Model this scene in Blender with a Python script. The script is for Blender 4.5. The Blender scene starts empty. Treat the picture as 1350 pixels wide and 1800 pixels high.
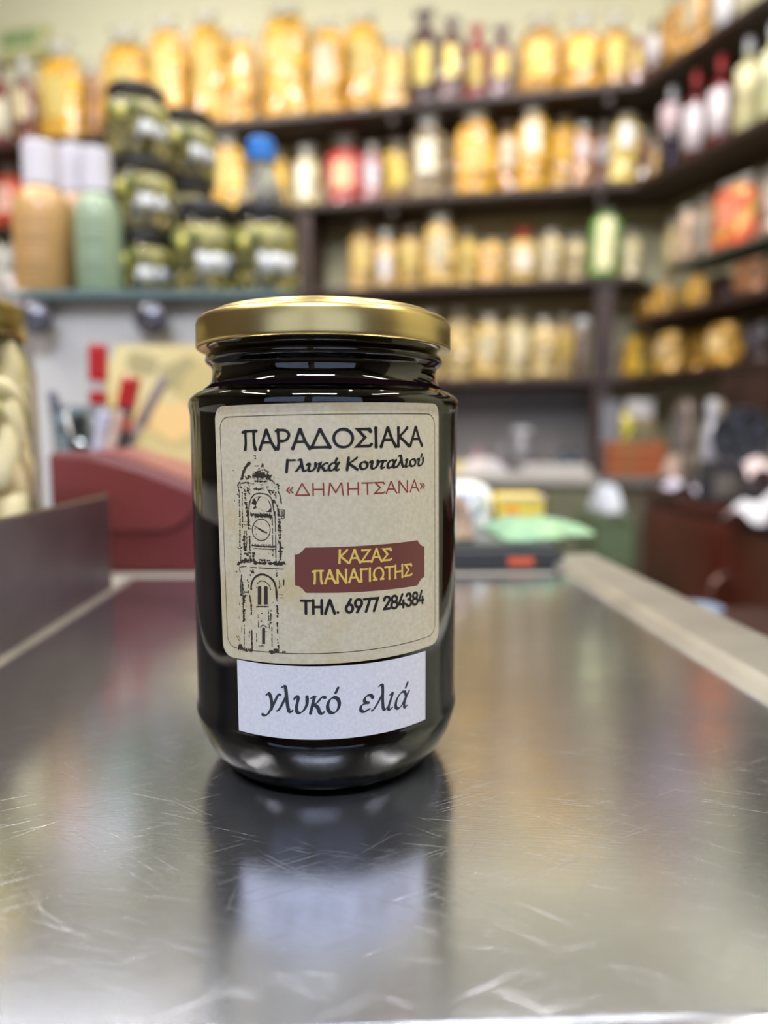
import bpy, math, random
from mathutils import Vector, Matrix
random.seed(7)
C = bpy.context.scene.collection
sc = bpy.context.scene
R = math.radians
# ------------------------------------------------------------------ camera
F = 1220.0                      # focal length in pixels of the 1350 x 1800 frame
PITCH = R(6.0)
TZ = 1.0                        # height of the steel tray above the floor
EYE = TZ + 0.0937
cam_d = bpy.data.cameras.new('camera'); cam = bpy.data.objects.new('camera', cam_d); C.objects.link(cam)
cam_d.sensor_fit = 'VERTICAL'; cam_d.sensor_height = 24.0; cam_d.sensor_width = 18.0
cam_d.lens = 24.0 * F / 1800.0
cam.location = (0, 0, EYE); cam.rotation_euler = (R(90) - PITCH, 0, 0)
cam_d.clip_start = 0.01; cam_d.clip_end = 50
cam_d.dof.use_dof = True; cam_d.dof.focus_distance = 0.174
cam_d.dof.aperture_fstop = cam_d.lens / 4.6
sc.camera = cam
# ------------------------------------------------------------------ light
w = bpy.data.worlds.new('world'); sc.world = w; w.use_nodes = True
bg = w.node_tree.nodes['Background']; bg.inputs[0].default_value = (0.62, 0.72, 1.0, 1); bg.inputs[1].default_value = 1.5
sc.view_settings.view_transform = 'Standard'; sc.view_settings.look = 'None'
sc.view_settings.gamma = 1.0; sc.view_settings.exposure = 0.6
sc.view_settings.use_curve_mapping = False
sc.cycles.use_denoising = True
sc.cycles.max_bounces = 12; sc.cycles.transmission_bounces = 10; sc.cycles.glossy_bounces = 6
sc.cycles.caustics_reflective = False; sc.cycles.caustics_refractive = False
sc.cycles.sample_clamp_indirect = 8.0
CEIL = 3.05
TILTL = R(38)
def lamp(loc, sx, sy, power, col=(1, 1, 1), rot=(0, 0, 0)):
    d = bpy.data.lights.new('ceiling_lamp_light', 'AREA'); d.shape = 'RECTANGLE'; d.size = sx; d.size_y = sy
    d.energy = power; d.color = col
    o = bpy.data.objects.new('ceiling_lamp_light', d); C.objects.link(o); o.location = loc; o.rotation_euler = rot
    return o
WARM = (1.0, 0.91, 0.78); COOL = (0.86, 0.92, 1.0)
LAMPS = [(-1.15, 1.75, 0, (0.98, 0.98, 1.0), 19), (0.35, 1.5, 0, (0.98, 0.98, 1.0), 11.5), (-1.5, -0.1, 1, WARM, 22), (1.35, -0.2, 1, WARM, 22), (-0.2, -1.2, 0, COOL, 52)]
for (lx, ly, o_, c_, p_) in LAMPS:
    lamp((lx, ly + (0.035 if ly > 1 else 0), CEIL - 0.125 if ly > 1 else CEIL - 0.075), 1.2 if not o_ else 0.16, 0.12 if not o_ else 1.2, p_, c_, (TILTL if ly > 1 else 0, 0, 0))

SPOTS = [(-1.3, 1.1), (-0.6, 0.85), (0.1, 1.0), (0.75, 0.8), (-0.95, 0.35), (0.35, 0.3)]
for (lx, ly) in SPOTS:
    d = bpy.data.lights.new('downlight_light', 'AREA'); d.shape = 'DISK'; d.size = 0.045; d.energy = 6.0; d.color = (1.0, 0.95, 0.88)
    o = bpy.data.objects.new('downlight_light', d); C.objects.link(o); o.location = (lx, ly, CEIL - 0.012)
# ------------------------------------------------------------------ rays: pixel -> point in the room
cp, sp = math.cos(PITCH), math.sin(PITCH)
def ray(px, py):
    u = (px - 675) / F; v = (900 - py) / F
    return Vector((u, cp + v * sp, -sp + v * cp))
def at_y(px, py, Y):
    d = ray(px, py); return Vector((0, 0, EYE)) + d * (Y / d.y)
def at_z(px, py, z):
    d = ray(px, py); return Vector((0, 0, EYE)) + d * ((z - EYE) / d.z)

# ------------------------------------------------------------------ materials
def lin(c):
    c = c / 255.0
    return c / 12.92 if c <= 0.04045 else ((c + 0.055) / 1.055) ** 2.4
def rgb(c): return (lin(c[0]), lin(c[1]), lin(c[2]), 1)
MATS = {}
def mat(name, col, rough=0.5, metal=0.0, trans=0.0, ior=1.45, coat=0.0, noise=None, bump=None, spec=None, emit=None, cells=None, alpha=None, coatior=1.5, facets=None):
    if name in MATS: return MATS[name]
    m = bpy.data.materials.new(name); m.use_nodes = True; MATS[name] = m
    nt = m.node_tree; N = nt.nodes; L = nt.links; b = N['Principled BSDF']
    b.inputs['Base Color'].default_value = rgb(col)
    b.inputs['Roughness'].default_value = rough; b.inputs['Metallic'].default_value = metal
    b.inputs['Transmission Weight'].default_value = trans; b.inputs['IOR'].default_value = ior
    b.inputs['Coat Weight'].default_value = coat; b.inputs['Coat Roughness'].default_value = 0.08; b.inputs['Coat IOR'].default_value = coatior
    if spec is not None: b.inputs['Specular IOR Level'].default_value = spec
    if emit: b.inputs['Emission Color'].default_value = rgb(emit[0]); b.inputs['Emission Strength'].default_value = emit[1]
    tc = N.new('ShaderNodeTexCoord')
    if noise:       # (scale, other colour, amount)
        t = N.new('ShaderNodeTexNoise'); t.inputs['Scale'].default_value = noise[0]; t.inputs['Detail'].default_value = 6
        r = N.new('ShaderNodeMapRange'); r.inputs[1].default_value = 0.38; r.inputs[2].default_value = 0.66; r.inputs[4].default_value = noise[2]
        x = N.new('ShaderNodeMix'); x.data_type = 'RGBA'; x.inputs[6].default_value = rgb(col); x.inputs[7].default_value = rgb(noise[1])
        L.new(tc.outputs['Object'], t.inputs[0]); L.new(t.outputs['Fac'], r.inputs[0]); L.new(r.outputs[0], x.inputs[0]); L.new(x.outputs[2], b.inputs['Base Color'])
    if cells:       # (scale, other colour, third colour)
        t = N.new('ShaderNodeTexVoronoi'); t.inputs['Scale'].default_value = cells[0]
        r = N.new('ShaderNodeValToRGB'); r.color_ramp.elements[0].color = rgb(cells[1]); r.color_ramp.elements[0].position = 0.15
        r.color_ramp.elements[1].color = rgb(cells[2]); r.color_ramp.elements[1].position = 0.85
        e = r.color_ramp.elements.new(0.5); e.color = rgb(col)
        s_ = N.new('ShaderNodeSeparateColor')
        L.new(tc.outputs['Object'], t.inputs[0]); L.new(t.outputs['Color'], s_.inputs[0]); L.new(s_.outputs[0], r.inputs[0]); L.new(r.outputs[0], b.inputs['Base Color'])
    if facets:      # (scale, spread): crumpled film, each crease a small tilted facet
        t = N.new('ShaderNodeTexVoronoi'); t.inputs['Scale'].default_value = facets[0]; L.new(tc.outputs['Object'], t.inputs[0])
        a = N.new('ShaderNodeVectorMath'); a.operation = 'SUBTRACT'; a.inputs[1].default_value = (0.5, 0.5, 0.5); L.new(t.outputs['Color'], a.inputs[0])
        c = N.new('ShaderNodeVectorMath'); c.operation = 'SCALE'; c.inputs['Scale'].default_value = facets[1]; L.new(a.outputs[0], c.inputs[0])
        ge = N.new('ShaderNodeNewGeometry'); d = N.new('ShaderNodeVectorMath'); d.operation = 'ADD'; L.new(ge.outputs['Normal'], d.inputs[0]); L.new(c.outputs[0], d.inputs[1])
        e = N.new('ShaderNodeVectorMath'); e.operation = 'NORMALIZE'; L.new(d.outputs[0], e.inputs[0]); L.new(e.outputs[0], b.inputs['Coat Normal'])
        b.inputs['Coat Roughness'].default_value = 0.1; L.new(e.outputs[0], b.inputs['Normal'])
    if bump:        # (scale, strength, distance)
        t = N.new('ShaderNodeTexNoise'); t.inputs['Scale'].default_value = bump[0]; t.inputs['Detail'].default_value = 3
        bb = N.new('ShaderNodeBump'); bb.inputs['Strength'].default_value = bump[1]; bb.inputs['Distance'].default_value = bump[2]
        L.new(tc.outputs['Object'], t.inputs[0]); L.new(t.outputs['Fac'], bb.inputs['Height'])
        L.new(bb.outputs[0], b.inputs['Normal']); L.new(bb.outputs[0], b.inputs['Coat Normal'])
    if alpha is not None: b.inputs['Alpha'].default_value = alpha
    return m

def steel_material(name, base, rough, scratch=True, metal=1.0):
    m = bpy.data.materials.new(name); m.use_nodes = True
    nt = m.node_tree; N = nt.nodes; L = nt.links; b = N['Principled BSDF']
    b.inputs['Metallic'].default_value = metal
    tc = N.new('ShaderNodeTexCoord')
    def noise(rot, sx, sy, lo, hi, seed):
        mp = N.new('ShaderNodeMapping'); mp.vector_type = 'TEXTURE'; mp.inputs['Rotation'].default_value = (0, 0, R(rot)); mp.inputs['Scale'].default_value = (1 / sx, 1 / sy, 1 / 30)
        mp.inputs['Location'].default_value = (seed, seed * 1.7, 0)
        t = N.new('ShaderNodeTexNoise'); t.inputs['Detail'].default_value = 5; t.inputs['Scale'].default_value = 1; t.inputs['Roughness'].default_value = 0.6
        r = N.new('ShaderNodeMapRange'); r.inputs[1].default_value = lo; r.inputs[2].default_value = hi
        L.new(tc.outputs['Object'], mp.inputs[0]); L.new(mp.outputs[0], t.inputs[0]); L.new(t.outputs['Fac'], r.inputs[0])
        return r.outputs[0]
    def add(a, c, op='ADD', k=None):
        x = N.new('ShaderNodeMath'); x.operation = op; L.new(a, x.inputs[0])
        if k is None: L.new(c, x.inputs[1])
        else: x.inputs[1].default_value = k
        return x.outputs[0]
    smear = noise(10, 14, 22, 0.35, 0.7, 3)
    s = None
    if scratch:
        for i, (rot, a, c, lo, hi) in enumerate([(24, 30, 1500, 0.60, 0.75), (-22, 24, 1300, 0.62, 0.76), (-38, 20, 1100, 0.62, 0.76), (58, 30, 1200, 0.64, 0.78), (-12, 25, 1500, 0.62, 0.76), (84, 40, 1300, 0.66, 0.80), (41, 14, 900, 0.66, 0.78), (-55, 16, 1000, 0.66, 0.78)]):
            n_ = noise(rot, a * 1.2, c * 1.25, lo + 0.03, hi, i * 5.3)
            s = n_ if s is None else add(s, n_)
        fine = noise(-8, 60, 2600, 0.3, 0.7, 9)
        h = add(add(fine, None, 'MULTIPLY', 0.35), s)
        bb = N.new('ShaderNodeBump'); bb.inputs['Strength'].default_value = 0.7; bb.inputs['Distance'].default_value = 0.00003
        L.new(h, bb.inputs['Height']); L.new(bb.outputs[0], b.inputs['Normal'])
        r1 = add(add(smear, None, 'MULTIPLY', 0.08), add(s, None, 'MULTIPLY', 0.17))
        r2 = add(r1, None, 'ADD', rough); L.new(r2, b.inputs['Roughness'])
    else: b.inputs['Roughness'].default_value = rough
    x = N.new('ShaderNodeMix'); x.data_type = 'RGBA'; x.inputs[6].default_value = rgb(base)
    x.inputs[7].default_value = rgb(tuple(int(v * 0.9) for v in base)); L.new(smear, x.inputs[0]); L.new(x.outputs[2], b.inputs['Base Color'])
    return m

def thin_glass(name, tint, edge=0.12):
    if name in MATS: return MATS[name]
    m = bpy.data.materials.new(name); m.use_nodes = True; MATS[name] = m; N = m.node_tree.nodes; L = m.node_tree.links
    N.remove(N['Principled BSDF'])
    tr = N.new('ShaderNodeBsdfTransparent'); tr.inputs[0].default_value = rgb(tint)
    gl = N.new('ShaderNodeBsdfGlossy'); gl.inputs['Roughness'].default_value = 0.03
    lw = N.new('ShaderNodeLayerWeight'); lw.inputs[0].default_value = 0.5
    pw = N.new('ShaderNodeMath'); pw.operation = 'POWER'; pw.inputs[1].default_value = 4.0; L.new(lw.outputs['Facing'], pw.inputs[0])
    fr = N.new('ShaderNodeMath'); fr.operation = 'MULTIPLY_ADD'; fr.inputs[1].default_value = 0.6; fr.inputs[2].default_value = 0.04; L.new(pw.outputs[0], fr.inputs[0])
    mx = N.new('ShaderNodeMixShader'); L.new(fr.outputs[0], mx.inputs[0]); L.new(tr.outputs[0], mx.inputs[1]); L.new(gl.outputs[0], mx.inputs[2])
    L.new(mx.outputs[0], N['Material Output'].inputs[0]); return m
# ------------------------------------------------------------------ meshes
class MB:
    def __init__(s): s.v = []; s.f = []
    def add(s, vs, fs):
        k = len(s.v); s.v += [tuple(q) for q in vs]; s.f += [tuple(i + k for i in f) for f in fs]; return s
    def box(s, a, b):
        (x0, y0, z0), (x1, y1, z1) = a, b
        return s.add([(x0, y0, z0), (x1, y0, z0), (x1, y1, z0), (x0, y1, z0), (x0, y0, z1), (x1, y0, z1), (x1, y1, z1), (x0, y1, z1)],
                     [(0, 3, 2, 1), (4, 5, 6, 7), (0, 1, 5, 4), (1, 2, 6, 5), (2, 3, 7, 6), (3, 0, 4, 7)])
    def prism(s, poly, h0, h1, axis='z'):       # poly counter-clockwise, extruded along the axis
        n = len(poly)
        def p(a, b, h): return {'z': (a, b, h), 'y': (a, h, b), 'x': (h, a, b)}[axis]
        vs = [p(a, b, h0) for a, b in poly] + [p(a, b, h1) for a, b in poly]
        fs = [tuple(range(n - 1, -1, -1)), tuple(range(n, 2 * n))] + [(i, (i + 1) % n, n + (i + 1) % n, n + i) for i in range(n)]
        return s.add(vs, fs)
    def lathe(s, prof, n=32, t0=0.0, t1=2 * math.pi, c=(0, 0, 0), sx=1, sy=1):
        full = abs(t1 - t0 - 2 * math.pi) < 1e-6; m = n if full else n + 1
        vs, fs = [], []
        for i in range(m):
            a = t0 + (t1 - t0) * i / n
            for r, z in prof: vs.append((c[0] + r * math.cos(a) * sx, c[1] + r * math.sin(a) * sy, c[2] + z))
        k = len(prof)
        for i in range(n):
            j = (i + 1) % m
            for q in range(k - 1):
                fs.append((i * k + q, j * k + q, j * k + q + 1, i * k + q + 1))
        return s.add(vs, fs)
    def tube(s, pts, r, n=8, r2=None):
        pts = [Vector(p) for p in pts]; vs, fs = [], []
        for i, p in enumerate(pts):
            d = (pts[min(i + 1, len(pts) - 1)] - pts[max(i - 1, 0)]).normalized()
            a = d.orthogonal().normalized() if i == 0 else (a - d * a.dot(d)).normalized()
            b = d.cross(a); rr = r if r2 is None else r + (r2 - r) * i / (len(pts) - 1)
            for k in range(n):
                t = 2 * math.pi * k / n; vs.append(p + a * rr * math.cos(t) + b * rr * math.sin(t))
        for i in range(len(pts) - 1):
            for k in range(n): fs.append((i * n + k, i * n + (k + 1) % n, (i + 1) * n + (k + 1) % n, (i + 1) * n + k))
        fs += [tuple(range(n - 1, -1, -1)), tuple((len(pts) - 1) * n + k for k in range(n))]
        return s.add(vs, fs)
    def ball(s, c, rx, ry, rz, n=12, m=8, jit=0.0):
        prof = [(math.sin(math.pi * i / m), -math.cos(math.pi * i / m)) for i in range(m + 1)]
        vs, fs = [], []
        for i in range(n):
            a = 2 * math.pi * i / n
            for r, z in prof:
                k = 1 + random.uniform(-jit, jit)
                vs.append((c[0] + rx * r * math.cos(a) * k, c[1] + ry * r * math.sin(a) * k, c[2] + rz * z * k))
        K = m + 1
        for i in range(n):
            for q in range(m): fs.append((i * K + q, ((i + 1) % n) * K + q, ((i + 1) % n) * K + q + 1, i * K + q + 1))
        return s.add(vs, fs)
    def build(s, name, m, parent=None, smooth=False, bevel=0, loc=None, sub=0, weld=False):
        me = bpy.data.meshes.new(name); me.from_pydata(s.v, [], s.f); me.update()
        if weld:
            import bmesh
            bm = bmesh.new(); bm.from_mesh(me); bmesh.ops.remove_doubles(bm, verts=bm.verts, dist=1e-6); bmesh.ops.recalc_face_normals(bm, faces=bm.faces); bm.to_mesh(me); bm.free()
        if m: me.materials.append(m)
        if smooth:
            me.polygons.foreach_set('use_smooth', [True] * len(me.polygons))
        o = bpy.data.objects.new(name, me); C.objects.link(o)
        if parent: o.parent = parent
        if loc is not None: o.location = loc
        if bevel:
            b = o.modifiers.new('bevel', 'BEVEL'); b.width = bevel; b.segments = 2; b.limit_method = 'ANGLE'
        if sub:
            b = o.modifiers.new('sub', 'SUBSURF'); b.levels = sub; b.render_levels = sub
        return o
LABELS = {}
def tag(o, label=None, cat=None, group=None, kind=None):
    if label: o['label'] = label
    if cat: o['category'] = cat
    if group: o['group'] = group
    if kind: o['kind'] = kind
    if label and cat:
        if label in LABELS: print('DUP LABEL', label)
        n = len(label.split())
        if not 4 <= n <= 16: print('LABEL LENGTH', n, label)
        LABELS[label] = o
    return o
def empty(name, loc, rz=0.0, **k):
    o = bpy.data.objects.new(name, None); C.objects.link(o); o.location = loc; o.rotation_euler = (0, 0, rz); o.empty_display_size = 0.02
    tag(o, **k); return o
def copy_tree(o, loc, rz=0.0, label=None):
    r = o.copy(); C.objects.link(r); r.location = loc; r.rotation_euler = (0, 0, rz)
    for ch in o.children:
        c = ch.copy(); C.objects.link(c); c.parent = r
        for g in ch.children:
            d = g.copy(); C.objects.link(d); d.parent = c
    if label: tag(r, label, r['category'])
    return r
# ================================================================== the setting
M_WALL2 = mat('brown_panelling', (104, 90, 78), 0.6, noise=(3, (84, 70, 60), 0.7))
M_WALL = mat('cream_paint', (217, 214, 184), 0.75, noise=(3, (206, 202, 168), 0.4), bump=(60, 0.15, 0.002))
M_CEIL = mat('ceiling_paint', (235, 235, 225), 0.8, noise=(2, (225, 225, 215), 0.3))
M_FLOOR = mat('floor_tile', (120, 110, 98), 0.4, noise=(5, (95, 88, 78), 0.6))
M_WOOD = mat('dark_wood', (62, 42, 36), 0.45, noise=(9, (42, 28, 25), 0.8), bump=(30, 0.2, 0.002))
M_SPLASH = mat('grey_panel', (140, 136, 138), 0.45, noise=(4, (125, 122, 122), 0.5))
A = Vector((-0.634, 2.76)); B = Vector((0.86, 2.456))            # front line of the shelves on the back wall
DB = (B - A).normalized(); NB = Vector((-DB.y, DB.x))            # along, and outward (into the wall)
DR = Vector((0.35, -0.937)).normalized(); NR = Vector((-DR.y, DR.x))   # along the right wall towards the camera; outward
if NR.x < 0: NR = -NR
WT = 0.24                                                        # shelf depth
P0 = A - DB * 2.6                                                # far left end of the back wall
def solve(p, d, q, e):                                           # intersection of two lines
    k = d.x * e.y - d.y * e.x; t = ((q.x - p.x) * e.y - (q.y - p.y) * e.x) / k; return p + d * t
WB0 = P0 + NB * WT; CORNER = solve(A + NB * WT, DB, B + NR * WT, DR)
CF = solve(A, DB, B, DR)
RE = B + DR * 3.3 + NR * WT                                      # near end of the right wall
def wall(name, a, b, out, z0=0.0, z1=CEIL, m=M_WALL):
    n = out.normalized() * 0.1
    o = MB().prism([(a.x, a.y), (b.x, b.y), (b.x + n.x, b.y + n.y), (a.x + n.x, a.y + n.y)], z0, z1).build(name, m, weld=True)
    return tag(o, kind='structure')
wall('wall_back', WB0 - DB * 0.1, CORNER + DB * 0.1, NB)
wall('wall_right', CORNER, RE, NR)
XL = WB0.x
wall('wall_left', Vector((XL, -2.6)), Vector((XL, WB0.y)), Vector((-1, 0)), m=M_WALL2)
XR = RE.x
o = MB().box((XL - 0.2, -2.7, -0.1), (XR + 1.6, 3.8, 0)).build('floor', M_FLOOR); tag(o, kind='structure')
o = MB().box((XL - 0.2, -2.7, CEIL), (XR + 1.6, 3.8, CEIL + 0.1)).build('ceiling', M_CEIL); tag(o, kind='structure')
wall('wall_side', Vector((XR, -2.6)), RE, Vector((1, 0)), m=M_WALL2)
# shop front behind the camera: low wall, two glazed windows, mullion
mf = MB().box((XL, -2.7, 0), (XR, -2.6, 0.85)); mf.box((XL, -2.7, 2.5), (XR, -2.6, CEIL))
for x in (XL, (XL + XR) / 2 - 0.15, XR - 0.3): mf.box((x, -2.7, 0.85), (x + 0.3, -2.6, 2.5))
tag(mf.build('wall_front', M_WALL2), kind='structure')
tag(MB().box((XL + 0.3, -2.66, 0.85), ((XL + XR) / 2 - 0.15, -2.65, 2.5)).build('window_1', mat('window_glass', (235, 240, 245), 0.0, trans=1, ior=1.02)), kind='structure')
tag(MB().box(((XL + XR) / 2 + 0.15, -2.66, 0.85), (XR - 0.3, -2.65, 2.5)).build('window_2', MATS['window_glass']), kind='structure')
# ceiling lamps
M_TUBE = mat('tube_light', (255, 250, 240), 0.5, emit=((255, 250, 240), 3.0)); M_WHITE = mat('white_plastic', (225, 225, 228), 0.35)
LW = ['ceiling lamp over the shelves on the left', 'ceiling lamp over the middle of the shop', 'warm ceiling lamp along the left aisle', 'warm ceiling lamp along the right aisle', 'ceiling lamp nearest the shop window']
for i, (lx, ly, o_, c_, p_) in enumerate(LAMPS):
    r = empty('ceiling_lamp', (lx, ly, CEIL), R(90) * o_, label='long white fluorescent ' + LW[i], cat='lamp', group='ceiling lamps')
    parts = [MB().box((-0.64, -0.1, -0.05), (0.64, 0.1, 0)).build('lamp_housing', M_WHITE, r, bevel=0.004)]
    for y in (-0.045, 0.045): parts.append(MB().tube([(-0.6, y, -0.062), (0.6, y, -0.062)], 0.011).build('light_tube', M_TUBE, r, smooth=True))
    if ly > 1:
        for o in parts: o.location = (0, 0, -0.066); o.rotation_euler = (TILTL, 0, 0)

M_BULB = mat('bulb_glow', (255, 246, 232), 0.5, emit=((255, 246, 232), 6.0))
SW = ['over the left end of the shelves', 'over the pen cup', 'over the steel tray', 'over the wooden cabinet', 'behind the pen cup towards the shopper', 'nearest the jar']
for (lx, ly), nm in zip(SPOTS, SW):
    r = empty('ceiling_downlight', (lx, ly, CEIL), label='small round ceiling downlight ' + nm, cat='lamp', group='ceiling downlights')
    MB().lathe([(0.026, -0.0005), (0.045, -0.0005), (0.047, -0.006), (0.043, -0.009), (0.027, -0.006)], 24).build('trim_ring', M_WHITE, r)
    MB().lathe([(0, -0.004), (0.026, -0.004), (0.026, -0.001), (0, -0.001)], 20).build('bulb', M_BULB, r)
# ================================================================== shelving
HS = [1.193, 0.872, 0.560, 0.219]                                # shelf tops above the eye
LBL = ['top back shelf', 'second back shelf', 'third back shelf', 'lowest back shelf']
names = ['topmost', 'second', 'third', 'lowest']
TH = 0.022
ZB = EYE + HS[3]
shelf_of = {}
def slab(a, b, n, z, name, parent=None):
    return MB().prism([(a.x, a.y), (b.x, b.y), (b.x + n.x, b.y + n.y), (a.x + n.x, a.y + n.y)], z - TH, z).build(name, M_WOOD, parent, bevel=0.002)
EPS = 0.004
unit = empty('wall_shelving', (0, 0, 0), label='dark brown wooden shelving fixed along the back wall and round the corner', cat='shelving')
unit['kind'] = 'thing'
for i, h in enumerate(HS):
    a = P0 if i < 2 else A + DB * 0.02
    MB().prism([(a.x, a.y), (CF.x, CF.y), (CORNER.x - NB.x * EPS, CORNER.y - NB.y * EPS), ((a + NB * (WT - EPS)).x, (a + NB * (WT - EPS)).y)], EYE + h - TH, EYE + h).build('shelf_board', M_WOOD, unit, bevel=0.002)
RH = [1.193, 0.872, 0.415, 0.219]
ELL = B + DR * 1.55
for i, h in enumerate(RH):
    q = CORNER - NR * EPS
    MB().prism([(CF.x, CF.y), (ELL.x, ELL.y), ((ELL + NR * (WT - EPS)).x, (ELL + NR * (WT - EPS)).y), (q.x, q.y)], EYE + h - TH - 0.0005, EYE + h - 0.0005).build('shelf_board', M_WOOD, unit, bevel=0.002)
def upright(p, w_, d_, z0, z1):
    c = p; a = DB * w_ / 2; n = NB * d_
    MB().prism([((c - a).x, (c - a).y), ((c + a).x, (c + a).y), ((c + a + n).x, (c + a + n).y), ((c - a + n).x, (c - a + n).y)], z0, z1).build('upright', M_WOOD, unit, bevel=0.002)
def on_back(px, py, off):          # where a pixel's ray meets the vertical plane 'off' behind the back shelves' front line
    d = ray(px, py); q = A + NB * off
    t = (q.dot(NB)) / (d.x * NB.x + d.y * NB.y); return d * t + Vector((0, 0, EYE))
def on_right(px, py, off):
    d = ray(px, py); q = B + NR * off
    t = (q.dot(NR)) / (d.x * NR.x + d.y * NR.y); return d * t + Vector((0, 0, EYE))
p = on_back(1058, 700, 0.012); upright(p.xy, 0.066, 0.05, EYE - 0.10, EYE + HS[2] - TH)
p = on_back(536, 440, 0.012); upright(p.xy, 0.05, 0.2, EYE + HS[3] + 0.001, EYE + HS[1] - TH - 0.001)
for h, pxs in ((HS[0], (690, 1070)), (HS[1], (690, 1060))):       # small brackets under the boards
    for px in pxs:
        p = on_back(px, 200, 0.02).xy
        a = DB * 0.012; n = NB * 0.2
        MB().prism([((p - a).x, (p - a).y), ((p + a).x, (p + a).y), ((p + a + n).x, (p + a + n).y), ((p - a + n).x, (p - a + n).y)], EYE + h - TH - 0.035, EYE + h - TH).build('bracket', M_WOOD, unit, bevel=0.002)
a = on_right(1268, 650, 0.004).xy; b_ = a + DR * 0.5; n_ = NR * 0.02      # apron under the near end of the lowest right shelf
MB().prism([(a.x, a.y), (b_.x, b_.y), (b_.x + n_.x, b_.y + n_.y), (a.x + n_.x, a.y + n_.y)], EYE + RH[3] - TH - 0.12, EYE + RH[3] - TH - 0.001).build('upright', M_WOOD, unit, bevel=0.002)
# price rail along the right wall
p0 = on_right(1168, 475, -0.005); p1 = on_right(1349, 402, -0.005); e = p1.xy + DR * 0.5
rl = MB().prism([(p0.x, p0.y), (e.x, e.y), (e.x + NR.x * 0.16, e.y + NR.y * 0.16), (p0.x + NR.x * 0.16, p0.y + NR.y * 0.16)], EYE + 0.545, EYE + 0.557).build('shelf_board', mat('grey_green_rail', (92, 100, 92), 0.5, noise=(12, (60, 80, 62), 0.8)), unit, bevel=0.002)
rl['label'] = 'narrow grey green shelf on the right wall'
RAILZ = EYE + 0.557

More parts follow.
